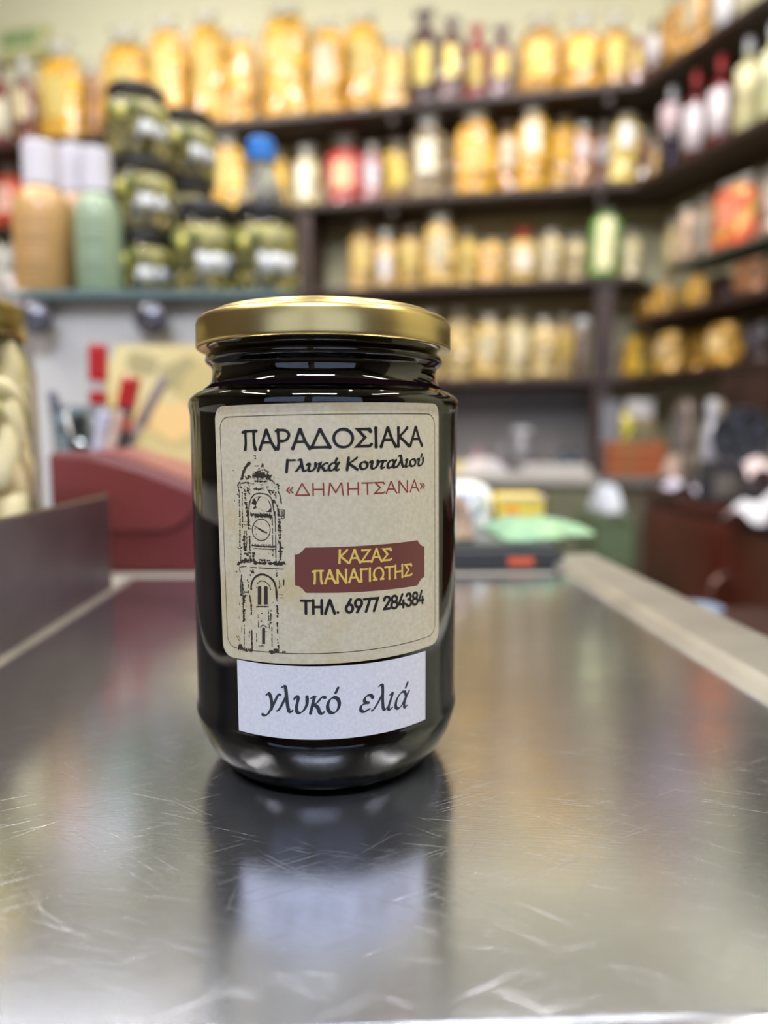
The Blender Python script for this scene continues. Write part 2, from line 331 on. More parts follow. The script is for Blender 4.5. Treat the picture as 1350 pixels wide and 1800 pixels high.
# ================================================================== goods
def sup(t, k=3.2):
    c, s = math.cos(t), math.sin(t)
    r = (abs(c) ** k + abs(s) ** k) ** (-1 / k); return r * c, r * s
M_CLEAR = mat('cellophane', (235, 235, 230), 0.2, coat=1.0, facets=(75, 0.7), trans=0.5, ior=1.2)
def bag(name, label, cat, group, loc, rz, w_, h, col, lcol, lean=0.0, fill=0.9, lab=(0.34, 0.78), top='knot', key=None, third=None, topcol=None, cell=None):
    r = empty(name, loc, rz, label=label, cat=cat, group=group); r.rotation_euler = (0, lean, rz)
    d = min(w_ * 0.62, 0.075); wx = w_ / 2; rs = random.Random(hash(label) % 99991 if False else sum(map(ord, label)))
    second = third or tuple(int(c * 0.72) for c in col); bright = tuple(min(255, int(c * 1.10) + 8) for c in col)
    m = mat('goods_%d_%d_%d_%s' % (*col, cell), col, 0.5, coat=1.0, coatior=1.6, cells=(cell or 48, second, bright), facets=(62, 0.55))
    nz, nt = 12, 28
    ph = [rs.uniform(0, 6.28) for _ in range(6)]
    def S(t, k):
        z = k * h * fill
        e = 1 - 0.07 * (abs(k - 0.45) / 0.55) ** 2.6
        if k > 0.8: e *= math.sqrt(max(0.0, 1 - ((k - 0.8) / 0.2) ** 2 * 0.80))
        if k < 0.06: e *= 0.93 + k
        wob = 1 + 0.045 * math.sin(3 * t + ph[0] + 5 * k) + 0.03 * math.sin(7 * t + ph[1] - 9 * k) + 0.03 * math.sin(11 * k + ph[2])
        x, y = sup(t); return (x * wx * e * wob * 0.94, y * d / 2 * e * wob, z)
    mb = MB(); vs = [S(2 * math.pi * j / nt, i / nz) for i in range(nz + 1) for j in range(nt)]
    fs = [(i * nt + j, i * nt + (j + 1) % nt, (i + 1) * nt + (j + 1) % nt, (i + 1) * nt + j) for i in range(nz) for j in range(nt)]
    fs += [tuple(range(nt - 1, -1, -1)), tuple(nz * nt + j for j in range(nt))]
    mb.add(vs, fs).build('pouch', m, r, smooth=True)
    if lcol:
        ml = mat('sticker_%d_%d_%d' % lcol, lcol, 0.5, coat=0.15, noise=(40, tuple(int(c * 0.8) for c in lcol), 0.5))
        vs, fs = [], []; na, nb = 9, 6; tx = 0.52
        for i in range(nb + 1):
            k = lab[0] + (lab[1] - lab[0]) * i / nb
            for j in range(na + 1):
                t = -math.pi / 2 + (j / na - 0.5) * 2 * tx
                x, y, z = S(t, k); vs.append((x * 0.98, y * 1.03 - 0.0012, z))
        n = len(vs); vs += [(x, y + 0.0025, z) for x, y, z in vs]
        fs = [(i * (na + 1) + j, i * (na + 1) + j + 1, (i + 1) * (na + 1) + j + 1, (i + 1) * (na + 1) + j) for i in range(nb) for j in range(na)]
        MB().add(vs, fs + [tuple(n + q for q in f[::-1]) for f in fs]).build('label_sticker', ml, r, smooth=True)
    if top == 'knot':
        z0 = h * fill * 0.985; th = max(h - z0, 0.012); prof = [(wx * 0.55, z0), (wx * 0.3, z0 + th * 0.2), (wx * 0.2, z0 + th * 0.4), (wx * 0.36, z0 + th * 0.7), (wx * 0.62, z0 + th)]
        vs = []; n = 20
        for j in range(n):
            a = 2 * math.pi * j / n; z_ = 1 + 0.25 * (j % 2)
            for q, (rr, z) in enumerate(prof): vs.append((rr * z_ * math.cos(a), rr * z_ * 0.5 * math.sin(a), z + (0.01 * (j % 2) if q == 4 else 0)))
        fs = [(j * 5 + q, ((j + 1) % n) * 5 + q, ((j + 1) % n) * 5 + q + 1, j * 5 + q + 1) for j in range(n) for q in range(4)]
        MB().add(vs, fs).build('gathered_top', mat('top_%d_%d_%d' % topcol, topcol, 0.2, coat=1, facets=(75, 0.7)) if topcol else M_CLEAR, r, smooth=True)
    elif top == 'card':
        z0 = h * fill * 0.95; t = 0.004
        MB().prism([(-wx * 0.9, z0), (wx * 0.9, z0), (wx * 0.86, h), (-wx * 0.86, h)], -t, t, 'y').build('header_card', mat('card_%d_%d_%d' % (topcol or (225, 220, 215)), topcol or (225, 220, 215), 0.45, coat=0.3), r, bevel=0.001)
    elif top == 'seal':
        z0 = h * fill * 0.93; mb = MB(); n = 14; vs = []
        for q, (k, z) in enumerate(((0.8, z0), (0.84, z0 + (h - z0) * .5), (0.88, h))):
            for j in range(n + 1):
                x = -1 + 2 * j / n; vs.append((x * wx * k, 0.004 * math.sin(j * 2.1 + q) - 0.001, z)); 
        m_ = len(vs); vs += [(x, y + 0.003, z) for x, y, z in vs]
        fs = [(q * (n + 1) + j, q * (n + 1) + j + 1, (q + 1) * (n + 1) + j + 1, (q + 1) * (n + 1) + j) for q in range(2) for j in range(n)]
        mb.add(vs, fs + [tuple(m_ + i for i in f[::-1]) for f in fs]).build('sealed_edge', mat('top_%d_%d_%d' % topcol, topcol, 0.2, coat=1, facets=(75, 0.7)) if topcol else M_CLEAR, r, smooth=True)
    return r
def bottle(name, label, cat, group, loc, rz, w_, h, col, capcol, lcol, glass=True, shoulder=0.62, neck=0.3, cap=(0.86, 1.0), lab=(0.12, 0.55), capw=None, rough=0.08, lines=None, liquid=0.9):
    r = empty(name, loc, rz, label=label, cat=cat, group=group); q = w_ / 2
    nr = q * neck; zc = h * cap[0]
    prof = [(0, 0), (q * 0.9, 0), (q, h * 0.02), (q, h * shoulder), (q * 0.93, h * (shoulder + 0.05)), (q * 0.7, h * (shoulder + 0.11)), (nr * 1.15, h * (shoulder + 0.17)), (nr, h * (shoulder + 0.21)), (nr, zc + h * 0.01), (0, zc + h * 0.01)]
    prof = [(a, min(z, zc + h * 0.01)) for a, z in prof]
    MB().lathe(prof, 28).build('body', mat('bottle_%d_%d_%d' % col, col, rough, coat=1.0 if glass else 0.2, spec=0.7 if glass else 0.4, noise=(14, tuple(int(c * 0.8) for c in col), 0.4)), r, smooth=True)
    cw = (capw or neck * 1.25) * q
    MB().lathe([(0, zc), (cw, zc), (cw * 1.02, zc + h * 0.01), (cw, h * cap[1] - h * 0.01), (cw * 0.93, h * cap[1]), (0, h * cap[1])], 24).build('cap', mat('cap_%d_%d_%d' % capcol, capcol, 0.35), r)
    if lcol:
        MB().lathe([(q * 1.0, h * lab[0] - .0001), (q * 1.015, h * lab[0]), (q * 1.015, h * lab[1]), (q * 1.0, h * lab[1] + .0001)], 20, -math.pi * 0.95, -math.pi * 0.05).build('label_sticker', mat('sticker_%d_%d_%d' % lcol, lcol, 0.5, coat=0.15, noise=(40, tuple(int(c * 0.8) for c in lcol), 0.5)), r, smooth=True)
    return r
GOLD = (236, 176, 58); GOLD2 = (226, 166, 60); PALE = (226, 196, 120); TAN = (214, 186, 128); LAB = (220, 196, 116); CREAM = (208, 196, 164)
BROWN = (120, 66, 48); DARK = (76, 44, 46); RED = (196, 60, 50); WHITE = (232, 230, 232)
angB = math.atan2(DB.y, DB.x); angR = math.atan2(NR.y, NR.x) - math.pi / 2
def put(wallname, zi, px, wpx, top, off=None):
    base = zi
    if off is None: off = 0.055
    f = on_back if wallname == 'b' else on_right
    # height where the ray meets the shelf: iterate on py
    lo, hi = -400.0, 1400.0
    for _ in range(40):
        mid = (lo + hi) / 2
        if f(px, mid, off).z > base: lo = mid
        else: hi = mid
    p = f(px, hi, off); t = f(px, top, off); zc = p.y * cp + (EYE - p.z) * sp
    return Vector((p.x, p.y, base + 0.0005)), wpx * zc / F, t.z - base, hi
def row(wallname, z, group, items, off=None):
    for n_, it in enumerate(items):
        px, wpx, top, kind, label, col, lcol = it[:7]; kw = dict(it[7]) if len(it) > 7 else {}
        rz = (angB if wallname == 'b' else angR) + kw.pop('rot', 0); o_ = kw.pop('off', off)
        if kind == 'bag' and o_ in (None, 0.06, 0.07): o_ = 0.052 if n_ % 2 else 0.135
        p, w_, h, _ = put(wallname, z, px, wpx * ((1.14 if wallname == 'b' else 1.32) if kind == 'bag' else 0.97), top, o_)
        gap = 9
        for zz_ in ([EYE + q for q in HS] if wallname == 'b' else [EYE + RH[0], EYE + RH[1], EYE + 0.567, EYE + RH[2]]):
            if zz_ > z + 0.01: gap = min(gap, zz_ - TH - z - 0.024 - (0.034 if wallname == 'b' and (abs(px - 690) < 45 or abs(px - 1062) < 30) else 0))
        lean_ = kw.get('lean', 0); h = min(h, gap - abs(math.sin(lean_)) * w_)
        p.z += abs(math.sin(lean_)) * w_ / 2
        if kind == 'bag': bag(kw.pop('name', 'pasta_bag'), label, kw.pop('cat', 'bag'), group, p, rz, w_, h, col, lcol, **kw)
        else: bottle(kw.pop('name', 'bottle'), label, kw.pop('cat', 'bottle'), group, p, rz, w_, h, col, kw.pop('capcol', (60, 40, 40)), lcol, **kw)
K = dict
row('b', EYE + HS[0], 'goods on the top back shelf', [
 (6, 30, 108, 'bottle', 'dark red bottle at the left end of the top back shelf', (120, 40, 36), (225, 215, 190)),
 (48, 36, 105, 'bag', 'reddish brown bag, leftmost bag of the top back shelf', BROWN, (225, 205, 160), K(name='spice_bag', third=(70, 30, 26), fill=0.8)),
 (112, 76, 78, 'bag', 'wide golden pasta bag under the green lettered sign', GOLD, LAB, K(fill=0.88)),
 (166, 26, 112, 'bag', 'narrow brown bag right of the wide pasta bag under the sign', (168, 116, 66), None, K(name='spice_bag', off=0.12)),
 (226, 80, 55, 'bag', 'golden pasta bag rising behind the tall stack of olive jars', GOLD, LAB, K(fill=0.9)),
 (297, 64, 38, 'bag', 'golden pasta bag above the shorter stack of olive jars', GOLD2, LAB, K(fill=0.92)),
 (368, 64, 28, 'bag', 'tall golden pasta bag, third bag left of the tallest bag', GOLD, LAB, K(fill=0.93)),
 (424, 50, 55, 'bag', 'shorter dull gold pasta bag before the dark gap', GOLD2, None, K(fill=0.9)),
 (503, 80, 18, 'bag', 'tallest golden pasta bag on the top shelf with pale label', GOLD, LAB, K(fill=0.95, lab=(0.45, 0.8))),
 (572, 56, 42, 'bag', 'golden pasta bag leaning right of the tallest bag', GOLD2, CREAM, K(fill=0.93, lean=0.04)),
 (637, 68, 32, 'bag', 'broad golden pasta bag left of the small pale bag', GOLD, LAB, K(fill=0.95, lab=(0.45, 0.8))),
 (693, 46, 72, 'bag', 'small pale gold bag beside the dark yellow labelled bags', (226, 176, 92), LAB, K(fill=0.88)),
 (745, 50, 25, 'bag', 'tallest dark bag with yellow label on the top shelf', DARK, (248, 224, 120), K(name='coffee_bag', topcol=(92, 66, 76), fill=0.85)),
 (793, 44, 38, 'bag', 'dark bag with yellow label between tallest dark bag and red bag', (92, 52, 46), (248, 224, 120), K(name='coffee_bag', topcol=(110, 84, 84), fill=0.85)),
 (836, 40, 50, 'bag', 'red bag with yellow label on the top shelf', (178, 66, 62), (240, 214, 110), K(name='spice_bag', topcol=(180, 70, 64), fill=0.85)),
 (880, 40, 52, 'bag', 'dark purple brown bag between red bag and golden bags', (104, 62, 66), (236, 206, 100), K(name='coffee_bag', topcol=(112, 84, 84), fill=0.82)),
 (943, 66, 38, 'bag', 'golden bag with yellow label, first right of the dark bags', (220, 160, 44), (250, 226, 110), K(lean=0.04)),
 (1020, 60, 30, 'bag', 'golden bag with yellow label, middle of the right hand three', (220, 160, 44), (250, 226, 110), K(fill=0.8)),
 (1076, 50, 30, 'bag', 'golden bag with yellow label beside small red brown bag', (226, 168, 40), (250, 226, 110), K(lean=0.03, fill=0.84)),
 (1118, 24, 58, 'bag', 'small red brown bag on the top shelf near the corner', (140, 84, 62), (226, 196, 90), K(name='spice_bag')),
 (1146, 28, 40, 'bottle', 'slim dark bottle with white label at the top corner', (98, 62, 54), (226, 222, 226), K(lab=(0.35, 0.75))),
])
row('r', EYE + RH[0], 'goods on the top right shelf', [
 (1180, 44, 2, 'bag', 'amber pasta bag at the corner of the top right shelf', (214, 158, 76), None, K(fill=0.9)),
 (1222, 44, -40, 'bag', 'amber pasta bag in the middle of the top right shelf', (214, 158, 76), CREAM, K(fill=0.9)),
 (1272, 34, -90, 'bottle', 'dark bottle with white label at the top right', (90, 70, 60), (230, 230, 236)),
], 0.07)
row('b', EYE + HS[1], 'goods on the second back shelf', [
 (20, 52, 285, 'bag', 'orange red bag at the left end of the second shelf', (214, 74, 46), (250, 200, 180), K(name='snack_bag', fill=0.9)),
 (402, 62, 228, 'bag', 'golden pasta bag behind the clear plastic water bottle', (240, 186, 78), LAB, K(fill=0.9)),
 (492, 32, 268, 'bag', 'mustard bag right of the blue capped water bottle', (226, 178, 54), None, K(fill=0.9)),
 (540, 44, 262, 'bag', 'clear bag with white label left of the red bag', (196, 176, 116), (250, 244, 226), K(name='grain_bag', fill=0.85, lab=(0.15, 0.85))),
 (606, 60, 240, 'bag', 'bright red bag on the second back shelf', (212, 70, 62), (250, 200, 150), K(name='snack_bag', fill=0.85)),
 (655, 32, 258, 'bag', 'small grey red bag right of the bright red bag', (168, 112, 112), (224, 218, 226), K(name='snack_bag')),
 (698, 54, 232, 'bag', 'yellow and brown bag beneath the shelf bracket', (206, 172, 78), (234, 206, 84), K(name='grain_bag', third=(120, 80, 56))),
 (752, 54, 212, 'bag', 'glossy white and brown bag right of the shelf bracket', (168, 148, 108), (246, 240, 214), K(name='grain_bag', third=(90, 70, 60))),
 (793, 24, 250, 'bag', 'thin beige bag left of the broad golden bag', (176, 150, 112), None, K(name='grain_bag')),
 (834, 62, 202, 'bag', 'broad golden bag, leftmost of the golden four on second shelf', (238, 172, 30), LAB, K(fill=0.93, lab=(0.3, 0.7))),
 (891, 42, 215, 'bag', 'golden bag with white label between broad and tall golden bags', (238, 176, 50), (255, 246, 220), K(fill=0.9, lab=(0.45, 0.85))),
 (934, 50, 192, 'bag', 'tall golden bag with white label on the second shelf', (238, 176, 40), (255, 246, 220), K(fill=0.92, lab=(0.5, 0.9))),
 (984, 48, 198, 'bag', 'golden bag, rightmost of the golden four on second shelf', (240, 180, 50), None, K(fill=0.95, lean=0.03)),
 (1020, 32, 222, 'bag', 'amber nut bag right of the golden bags', (190, 134, 82), (226, 214, 220), K(name='nut_bag', lean=0.03, lab=(.5, .85))),
 (1055, 34, 220, 'bag', 'brown nut bag left of the white and yellow packet', (136, 88, 66), (190, 180, 186), K(name='nut_bag', lean=0.04, lab=(.5, .85))),
 (1092, 42, 208, 'bag', 'white and yellow packet near the shelf corner', (232, 200, 84), (240, 240, 250), K(name='snack_bag', lean=0.05, fill=0.95, lab=(0.55, 0.9))),
 (1128, 30, 232, 'bag', 'small brown bag in the corner of the second shelf', (160, 112, 74), None, K(name='nut_bag')),
 (1154, 18, 252, 'bag', 'tiny tan bag in the corner beside dark wine bottle', (196, 160, 100), None, K(name='nut_bag', off=0.03)),
])
row('r', EYE + RH[1], 'bottles on the second right shelf', [
 (1177, 40, 150, 'bottle', 'dark wine bottle with clear cap and pale pink label', (46, 28, 40), (226, 200, 206), K(capcol=(206, 208, 212), lab=(0.45, 0.78), shoulder=0.7)),
 (1219, 40, 110, 'bottle', 'red capped dark red bottle beside the wine bottle', (96, 20, 26), (236, 226, 232), K(capcol=(196, 40, 46), lab=(0.12, 0.6))),
 (1262, 42, 94, 'bottle', 'red capped dark red bottle, taller, next to pale bottles', (110, 18, 24), (236, 226, 232), K(capcol=(196, 40, 46), lab=(0.15, 0.62))),
 (1310, 42, 38, 'bottle', 'pale yellow bottle with silver cap on the right shelf', (206, 200, 150), (244, 236, 190), K(capcol=(220, 224, 232), lab=(0.35, 0.7))),
 (1352, 40, 0, 'bottle', 'pale yellow bottle cut off by the right edge', (206, 206, 160), (244, 240, 200), K(capcol=(220, 224, 232), lab=(0.35, 0.7))),
], 0.07)
row('b', EYE + HS[2], 'goods on the third back shelf', [
 (638, 44, 392, 'bag', 'gold bag at the left end of the third shelf', (222, 178, 104), LAB, K(fill=0.9)),
 (678, 34, 408, 'bag', 'tan bag with silver label on the third shelf', (214, 176, 116), (226, 224, 230), K(fill=0.85, lab=(0.2, 0.6))),
 (720, 46, 388, 'bag', 'gold bag under the bracket on the third shelf', (224, 184, 96), LAB),
 (772, 52, 382, 'bag', 'widest pale gold bag on the third shelf', (228, 188, 108), CREAM),
 (820, 38, 408, 'bag', 'yellow bag right of the widest third shelf bag', (230, 192, 84), LAB),
 (862, 42, 425, 'bag', 'low golden bag in the middle of the third shelf', (226, 176, 74), None, K(fill=0.95)),
 (918, 50, 408, 'bag', 'red topped bag with white label on the third shelf', (226, 192, 106), (250, 236, 220), K(topcol=(196, 70, 70), fill=0.85)),
 (967, 36, 408, 'bag', 'beige bag right of the red topped bag', (196, 172, 120), CREAM, K(name='grain_bag')),
 (1009, 38, 418, 'bag', 'beige bag left of the green edged packet', (204, 180, 122), None, K(name='grain_bag', fill=0.9)),
 (1058, 46, 374, 'bag', 'tall green edged packet with white and yellow front', (116, 160, 62), (255, 244, 196), K(name='snack_bag', third=(60, 130, 60), fill=0.96, lab=(0.12, 0.92), lean=0.04)),
 (1106, 34, 408, 'bag', 'pale bag right of the green edged packet', (214, 200, 146), (240, 230, 190), K(name='grain_bag')),
])
row('r', RAILZ, 'goods on the narrow right shelf', [
 (1180, 22, 388, 'bag', 'beige paper bag at the far end of the narrow right shelf', (206, 182, 130), (226, 210, 160), K(name='grain_bag', top='seal')),
 (1204, 26, 366, 'bag', 'pinkish beige bag of grain on the narrow right shelf', (208, 176, 148), None, K(name='grain_bag', top='seal', fill=0.9)),
 (1234, 30, 348, 'bag', 'white fronted bag of grain left of the orange packet', (206, 180, 152), (240, 236, 232), K(name='grain_bag', top='seal', fill=0.9)),
 (1288, 62, 318, 'bag', 'large orange red packet on the narrow right shelf', (220, 84, 52), (244, 150, 120), K(name='snack_bag', third=(236, 190, 90), fill=0.9, top='seal')),
 (1344, 36, 300, 'bag', 'pale beige bag at the near end of the narrow right shelf', (222, 200, 182), None, K(name='grain_bag', fill=0.9, top='seal')),
], 0.06)
row('r', EYE + RH[2], 'goods below the narrow right shelf', [
 (1134, 32, 472, 'bag', 'amber bag at the corner end below the narrow right shelf', (200, 150, 56), None, K(fill=0.95, top='none')),
 (1166, 28, 470, 'bag', 'mustard bag second from the corner below narrow right shelf', (206, 158, 62), None, K(fill=0.95, top='none')),
 (1196, 30, 468, 'bag', 'gold bag with label below the narrow right shelf', (212, 164, 58), (222, 190, 110), K(fill=0.95, top='none')),
 (1226, 30, 462, 'bag', 'bright gold bag left of the burgundy bag', (216, 166, 66), None, K(fill=0.95, top='none')),
 (1268, 52, 452, 'bag', 'dark burgundy bag below the narrow right shelf', (74, 40, 48), None, K(name='coffee_bag', fill=0.95, top='none')),
 (1324, 56, 430, 'bag', 'brown speckled nut bag right of the burgundy bag', (150, 100, 66), None, K(name='nut_bag', fill=0.95, top='none')),
], 0.06)
row('b', EYE + HS[3], 'packets on the lowest back shelf', [
 (700, 50, 556, 'bag', 'beige packet on the lowest shelf hidden behind the jar lid', TAN, None, K(name='nut_bag')),
 (752, 48, 552, 'bag', 'beige packet first right of the jar lid', TAN, CREAM, K(name='nut_bag')),
 (806, 50, 548, 'bag', 'pale beige packet second right of the jar lid', (222, 196, 134), None, K(name='nut_bag')),
 (858, 48, 556, 'bag', 'golden beige packet third right of the jar lid', (218, 184, 108), CREAM, K(name='nut_bag')),
 (908, 44, 548, 'bag', 'bright pale packet near the middle of the lowest shelf', (228, 208, 150), (248, 236, 200), K(name='nut_bag')),
 (954, 42, 560, 'bag', 'low tan packet on the lowest shelf', (204, 176, 112), None, K(name='nut_bag')),
 (990, 38, 556, 'bag', 'tan packet left of the glass topped jar on lowest shelf', (200, 168, 100), (214, 180, 90), K(name='nut_bag')),
 (1022, 28, 560, 'bottle', 'small glass jar against the upright on the lowest shelf', (120, 104, 92), None, K(name='glass_jar', cat='jar', shoulder=0.7, neck=0.7, capcol=(190, 190, 196))),
])
row('r', EYE + RH[3], 'packets on the lowest right shelf', [
 (1086, 28, 590, 'bag', 'pinkish tan packet at the corner of the lowest right shelf', (186, 138, 108), None, K(name='grain_bag', fill=0.95, top='none')),
 (1112, 26, 590, 'bag', 'strong yellow packet on the lowest right shelf', (238, 186, 30), None, K(fill=0.95, top='none')),
 (1138, 32, 584, 'bag', 'yellow packet with wide white label on lowest right shelf', (228, 180, 60), (244, 228, 160), K(fill=0.95, top='none', lab=(0.1, 0.9))),
 (1178, 42, 580, 'bag', 'tan and yellow packet in the middle of lowest right shelf', (214, 170, 84), (220, 190, 140), K(fill=0.95, top='none')),
 (1222, 42, 574, 'bag', 'deep gold packet on the lowest right shelf', (220, 164, 40), None, K(fill=0.95, top='none')),
 (1272, 50, 566, 'bag', 'amber packet with pale label near the cutlery jars', (216, 164, 70), (232, 200, 140), K(fill=0.95, top='none')),
 (1330, 50, 552, 'bag', 'grey brown packet at the near end of lowest right shelf', (92, 76, 74), (130, 124, 136), K(name='coffee_bag', fill=0.95, top='none')),
], 0.06)
# sign with green lettering above the shelf, left
p = on_back(38, 68, 0.2)
sg = empty('shop_sign', (p.x, p.y, p.z), angB, label='pale card with green lettering against the wall at upper left', cat='sign')
cx = WT - 0.2
MB().box((-0.11, 0.006, -0.055), (0.11, 0.012, 0.05)).build('sign_card', mat('card_cream', (196, 198, 146), 0.5), sg)
mb = MB(); x = -0.10
for i, g in enumerate([0.02, 0.012, 0.02, 0.016, 0.022, 0.014, 0.02, 0.018]):
    mb.box((x, 0.0035, -0.022), (x + 0.009, 0.0055, 0.034)); mb.box((x, 0.0035, 0.024 if i % 2 else -0.022), (x + g * 0.9, 0.0055, 0.034 if i % 2 else -0.010)); x += g + 0.004
mb.build('lettering', mat('green_ink', (30, 112, 66), 0.5), sg)
MB().box((-0.115, 0.012, -0.085), (0.115, 0.04, 0.055)).build('sign_back', mat('card_tan', (176, 168, 112), 0.6), sg)
# ================================================================== the counter and the tray
TR = R(2.5)                                                      # the tray's turn
def tray(x, y, z=0.0):                                           # tray coordinates to the room
    return Vector((x * math.cos(TR) - y * math.sin(TR), x * math.sin(TR) + y * math.cos(TR), TZ + z))
M_STEEL = steel_material('scratched_steel', (222, 227, 243), 0.11, True, 0.975)
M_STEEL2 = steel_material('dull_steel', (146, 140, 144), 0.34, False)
M_STEEL3 = steel_material('matt_steel', (206, 204, 198), 0.42, False)
CT = TZ - 0.004
M_TOP = mat('counter_laminate', (168, 164, 160), 0.4, noise=(20, (150, 146, 142), 0.5))
ct = empty('shop_counter', (0, 0, 0), label='grey shop counter under the steel tray and the red machine', cat='counter')
corner = [tray(-0.172, 0.106), tray(0.182, 0.106), tray(0.182, 0.54)]
poly = [(-1.25, 0.058), (corner[0].x, corner[0].y), (corner[1].x, corner[1].y), (corner[2].x, corner[2].y), (0.13, 0.66), (-0.02, 0.68), (-0.02, 1.14), (-1.25, 1.14)]
MB().prism(poly, CT - 0.03, CT).build('countertop', M_TOP, ct, bevel=0.002)
q = [(a * 0.97, b * 0.97 + 0.015) for a, b in poly]
MB().prism(q, 0.0, CT - 0.03).build('body', mat('counter_body', (86, 62, 54), 0.5, noise=(10, (66, 46, 40), 0.6)), ct)
tr = empty('steel_tray', (0, 0, TZ), TR, label='scratched stainless steel tray the dark jar stands on', cat='tray')
x0, x1, y0, y1 = -0.151, 0.147, 0.1024, 0.466
mb = MB(); nx, ny = 12, 14
vs = []; 
for i in range(ny + 1):
    for j in range(nx + 1): vs.append((x0 + (x1 - x0) * j / nx, y0 + (y1 - y0) * i / ny, 0))
fs = [(i * (nx + 1) + j, i * (nx + 1) + j + 1, (i + 1) * (nx + 1) + j + 1, (i + 1) * (nx + 1) + j) for i in range(ny) for j in range(nx)]
n = len(vs); mb.add(vs, fs); mb.add([(x, y, -0.0025) for x, y, z in vs], [f[::-1] for f in fs])
mb.add([(x0, y0, 0), (x1, y0, 0), (x1, y1, 0), (x0, y1, 0), (x0, y0, -0.0025), (x1, y0, -0.0025), (x1, y1, -0.0025), (x0, y1, -0.0025)], [(0, 4, 5, 1), (1, 5, 6, 2), (2, 6, 7, 3), (3, 7, 4, 0)])
mb.build('tray_bottom', M_STEEL, tr)
# front lip: a rolled bright edge turning down
prof = [(0.0006, 0.0), (-0.0009, -0.0002), (-0.0019, -0.0009), (-0.0023, -0.002), (-0.0023, -0.028), (-0.0013, -0.028), (-0.0010, -0.0024), (0.0006, -0.0024)]
MB().prism([(y0 + a, b) for a, b in prof][::-1], x0 - 0.012, x1 + 0.036, 'x').build('front_lip', M_STEEL, tr, smooth=False)
# right rim: small rise, then a wide flat band, turned down outside
prof = [(x1 - 0.0005, 0.0), (x1 + 0.0035, 0.0035), (x1 + 0.0075, 0.0052), (x1 + 0.036, 0.0062), (x1 + 0.0385, 0.005), (x1 + 0.039, -0.02), (x1 + 0.037, -0.02), (x1 + 0.036, 0.0036), (x1 + 0.0075, 0.0028), (x1 - 0.0005, -0.0024)]
MB().prism([(a, b) for a, b in prof], y0 - 0.001, y1 + 0.056, 'y').build('right_rim', M_STEEL3, tr, weld=True)
# left upstand: a thin upright sheet with a folded foot and a rolled top
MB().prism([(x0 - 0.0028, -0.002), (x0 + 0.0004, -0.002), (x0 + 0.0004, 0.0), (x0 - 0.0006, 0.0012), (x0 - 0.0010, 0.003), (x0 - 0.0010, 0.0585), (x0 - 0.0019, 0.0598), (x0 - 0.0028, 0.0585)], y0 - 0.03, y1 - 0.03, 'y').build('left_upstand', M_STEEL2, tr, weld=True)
# a bright fold line along the foot
MB().prism([(x0 - 0.0006, -0.0002), (x0 + 0.0038, -0.0002), (x0 + 0.003, 0.0009), (x0 + 0.001, 0.0014), (x0 - 0.0008, 0.0012)], y0, y1 - 0.005, 'y').build('fold_seam', M_STEEL3, tr, weld=True)
# back upturn of the rim corner
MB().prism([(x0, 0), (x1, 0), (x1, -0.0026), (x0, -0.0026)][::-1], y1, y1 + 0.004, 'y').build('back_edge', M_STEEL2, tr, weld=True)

# ================================================================== pickle jar at the left
M_GOLD = mat('gold_lacquer', (190, 174, 112), 0.27, metal=1.0, noise=(200, (180, 162, 98), 0.5), bump=(900, 0.05, 0.0002))
M_GLASS = mat('clear_glass', (250, 252, 250), 0.0, trans=1.0, ior=1.45)
pj = empty('pickle_jar', (-0.2385, 0.358, CT), label='large gold lidded jar of pickled vegetables at the left edge', cat='jar')
JR = 0.056
gp = [(0, 0.0), (JR * 0.8, 0.0), (JR * 0.96, 0.004), (JR, 0.012), (JR, 0.132), (JR * 0.975, 0.139), (JR * 0.88, 0.1455), (JR * 0.86, 0.149), (JR * 0.86, 0.163), (0, 0.163)]
MB().lathe(gp, 64).build('glass_body', thin_glass('brine_glass', (252, 250, 240)), pj, smooth=True, weld=True)
lp = [(JR * 0.90, 0.150), (JR * 0.925, 0.149), (JR * 0.93, 0.151), (JR * 0.93, 0.163), (JR * 0.91, 0.1655), (JR * 0.86, 0.1665), (JR * 0.83, 0.1685), (JR * 0.80, 0.1685), (JR * 0.78, 0.1665), (0, 0.1665)]
MB().lathe(lp, 64).build('lid', M_GOLD, pj, smooth=True, weld=True)
M_P = [mat('pickle_white', (252, 248, 234), 0.35, noise=(60, (244, 232, 196), 0.6)), mat('pickle_green', (224, 226, 184), 0.35, noise=(60, (214, 206, 140), 0.6)), mat('pickle_pink', (252, 240, 222), 0.35, noise=(50, (240, 212, 166), 0.6)), mat('pickle_amber', (232, 200, 128), 0.4, noise=(50, (214, 164, 84), 0.6))]
stick = []
for m in M_P:
    mb = MB(); mb.ball((0, 0, 0), 0.0085, 0.0075, 0.021, 14, 8, 0.03); o = mb.build('pickle_chunk', m, None, smooth=True); stick.append(o)
rs = random.Random(5); cnt = 0; used = set()
for lv in range(9):
    for k in range(9):
        a = k * 2 * math.pi / 9 + lv * 0.7 + rs.uniform(-0.12, 0.12)
        if k % 3 == 0 and lv % 2: pass
        rr = 0.0455; src = rs.choices([0, 1, 2, 3], [5, 4, 3, 2])[0]
        c = stick[src] if src not in used else stick[src].copy()
        if src in used: C.objects.link(c)
        used.add(src); c.parent = pj
        c.location = (rr * math.cos(a), rr * math.sin(a), 0.016 + lv * 0.0148)
        til = rs.uniform(-1.2, 1.2); s_ = rs.uniform(0.75, 1.05)
        c.matrix_local = Matrix.Translation(c.location) @ Matrix.Rotation(a, 4, 'Z') @ Matrix.Rotation(til, 4, 'X') @ Matrix.Diagonal((s_ * 0.9, s_, s_, 1))
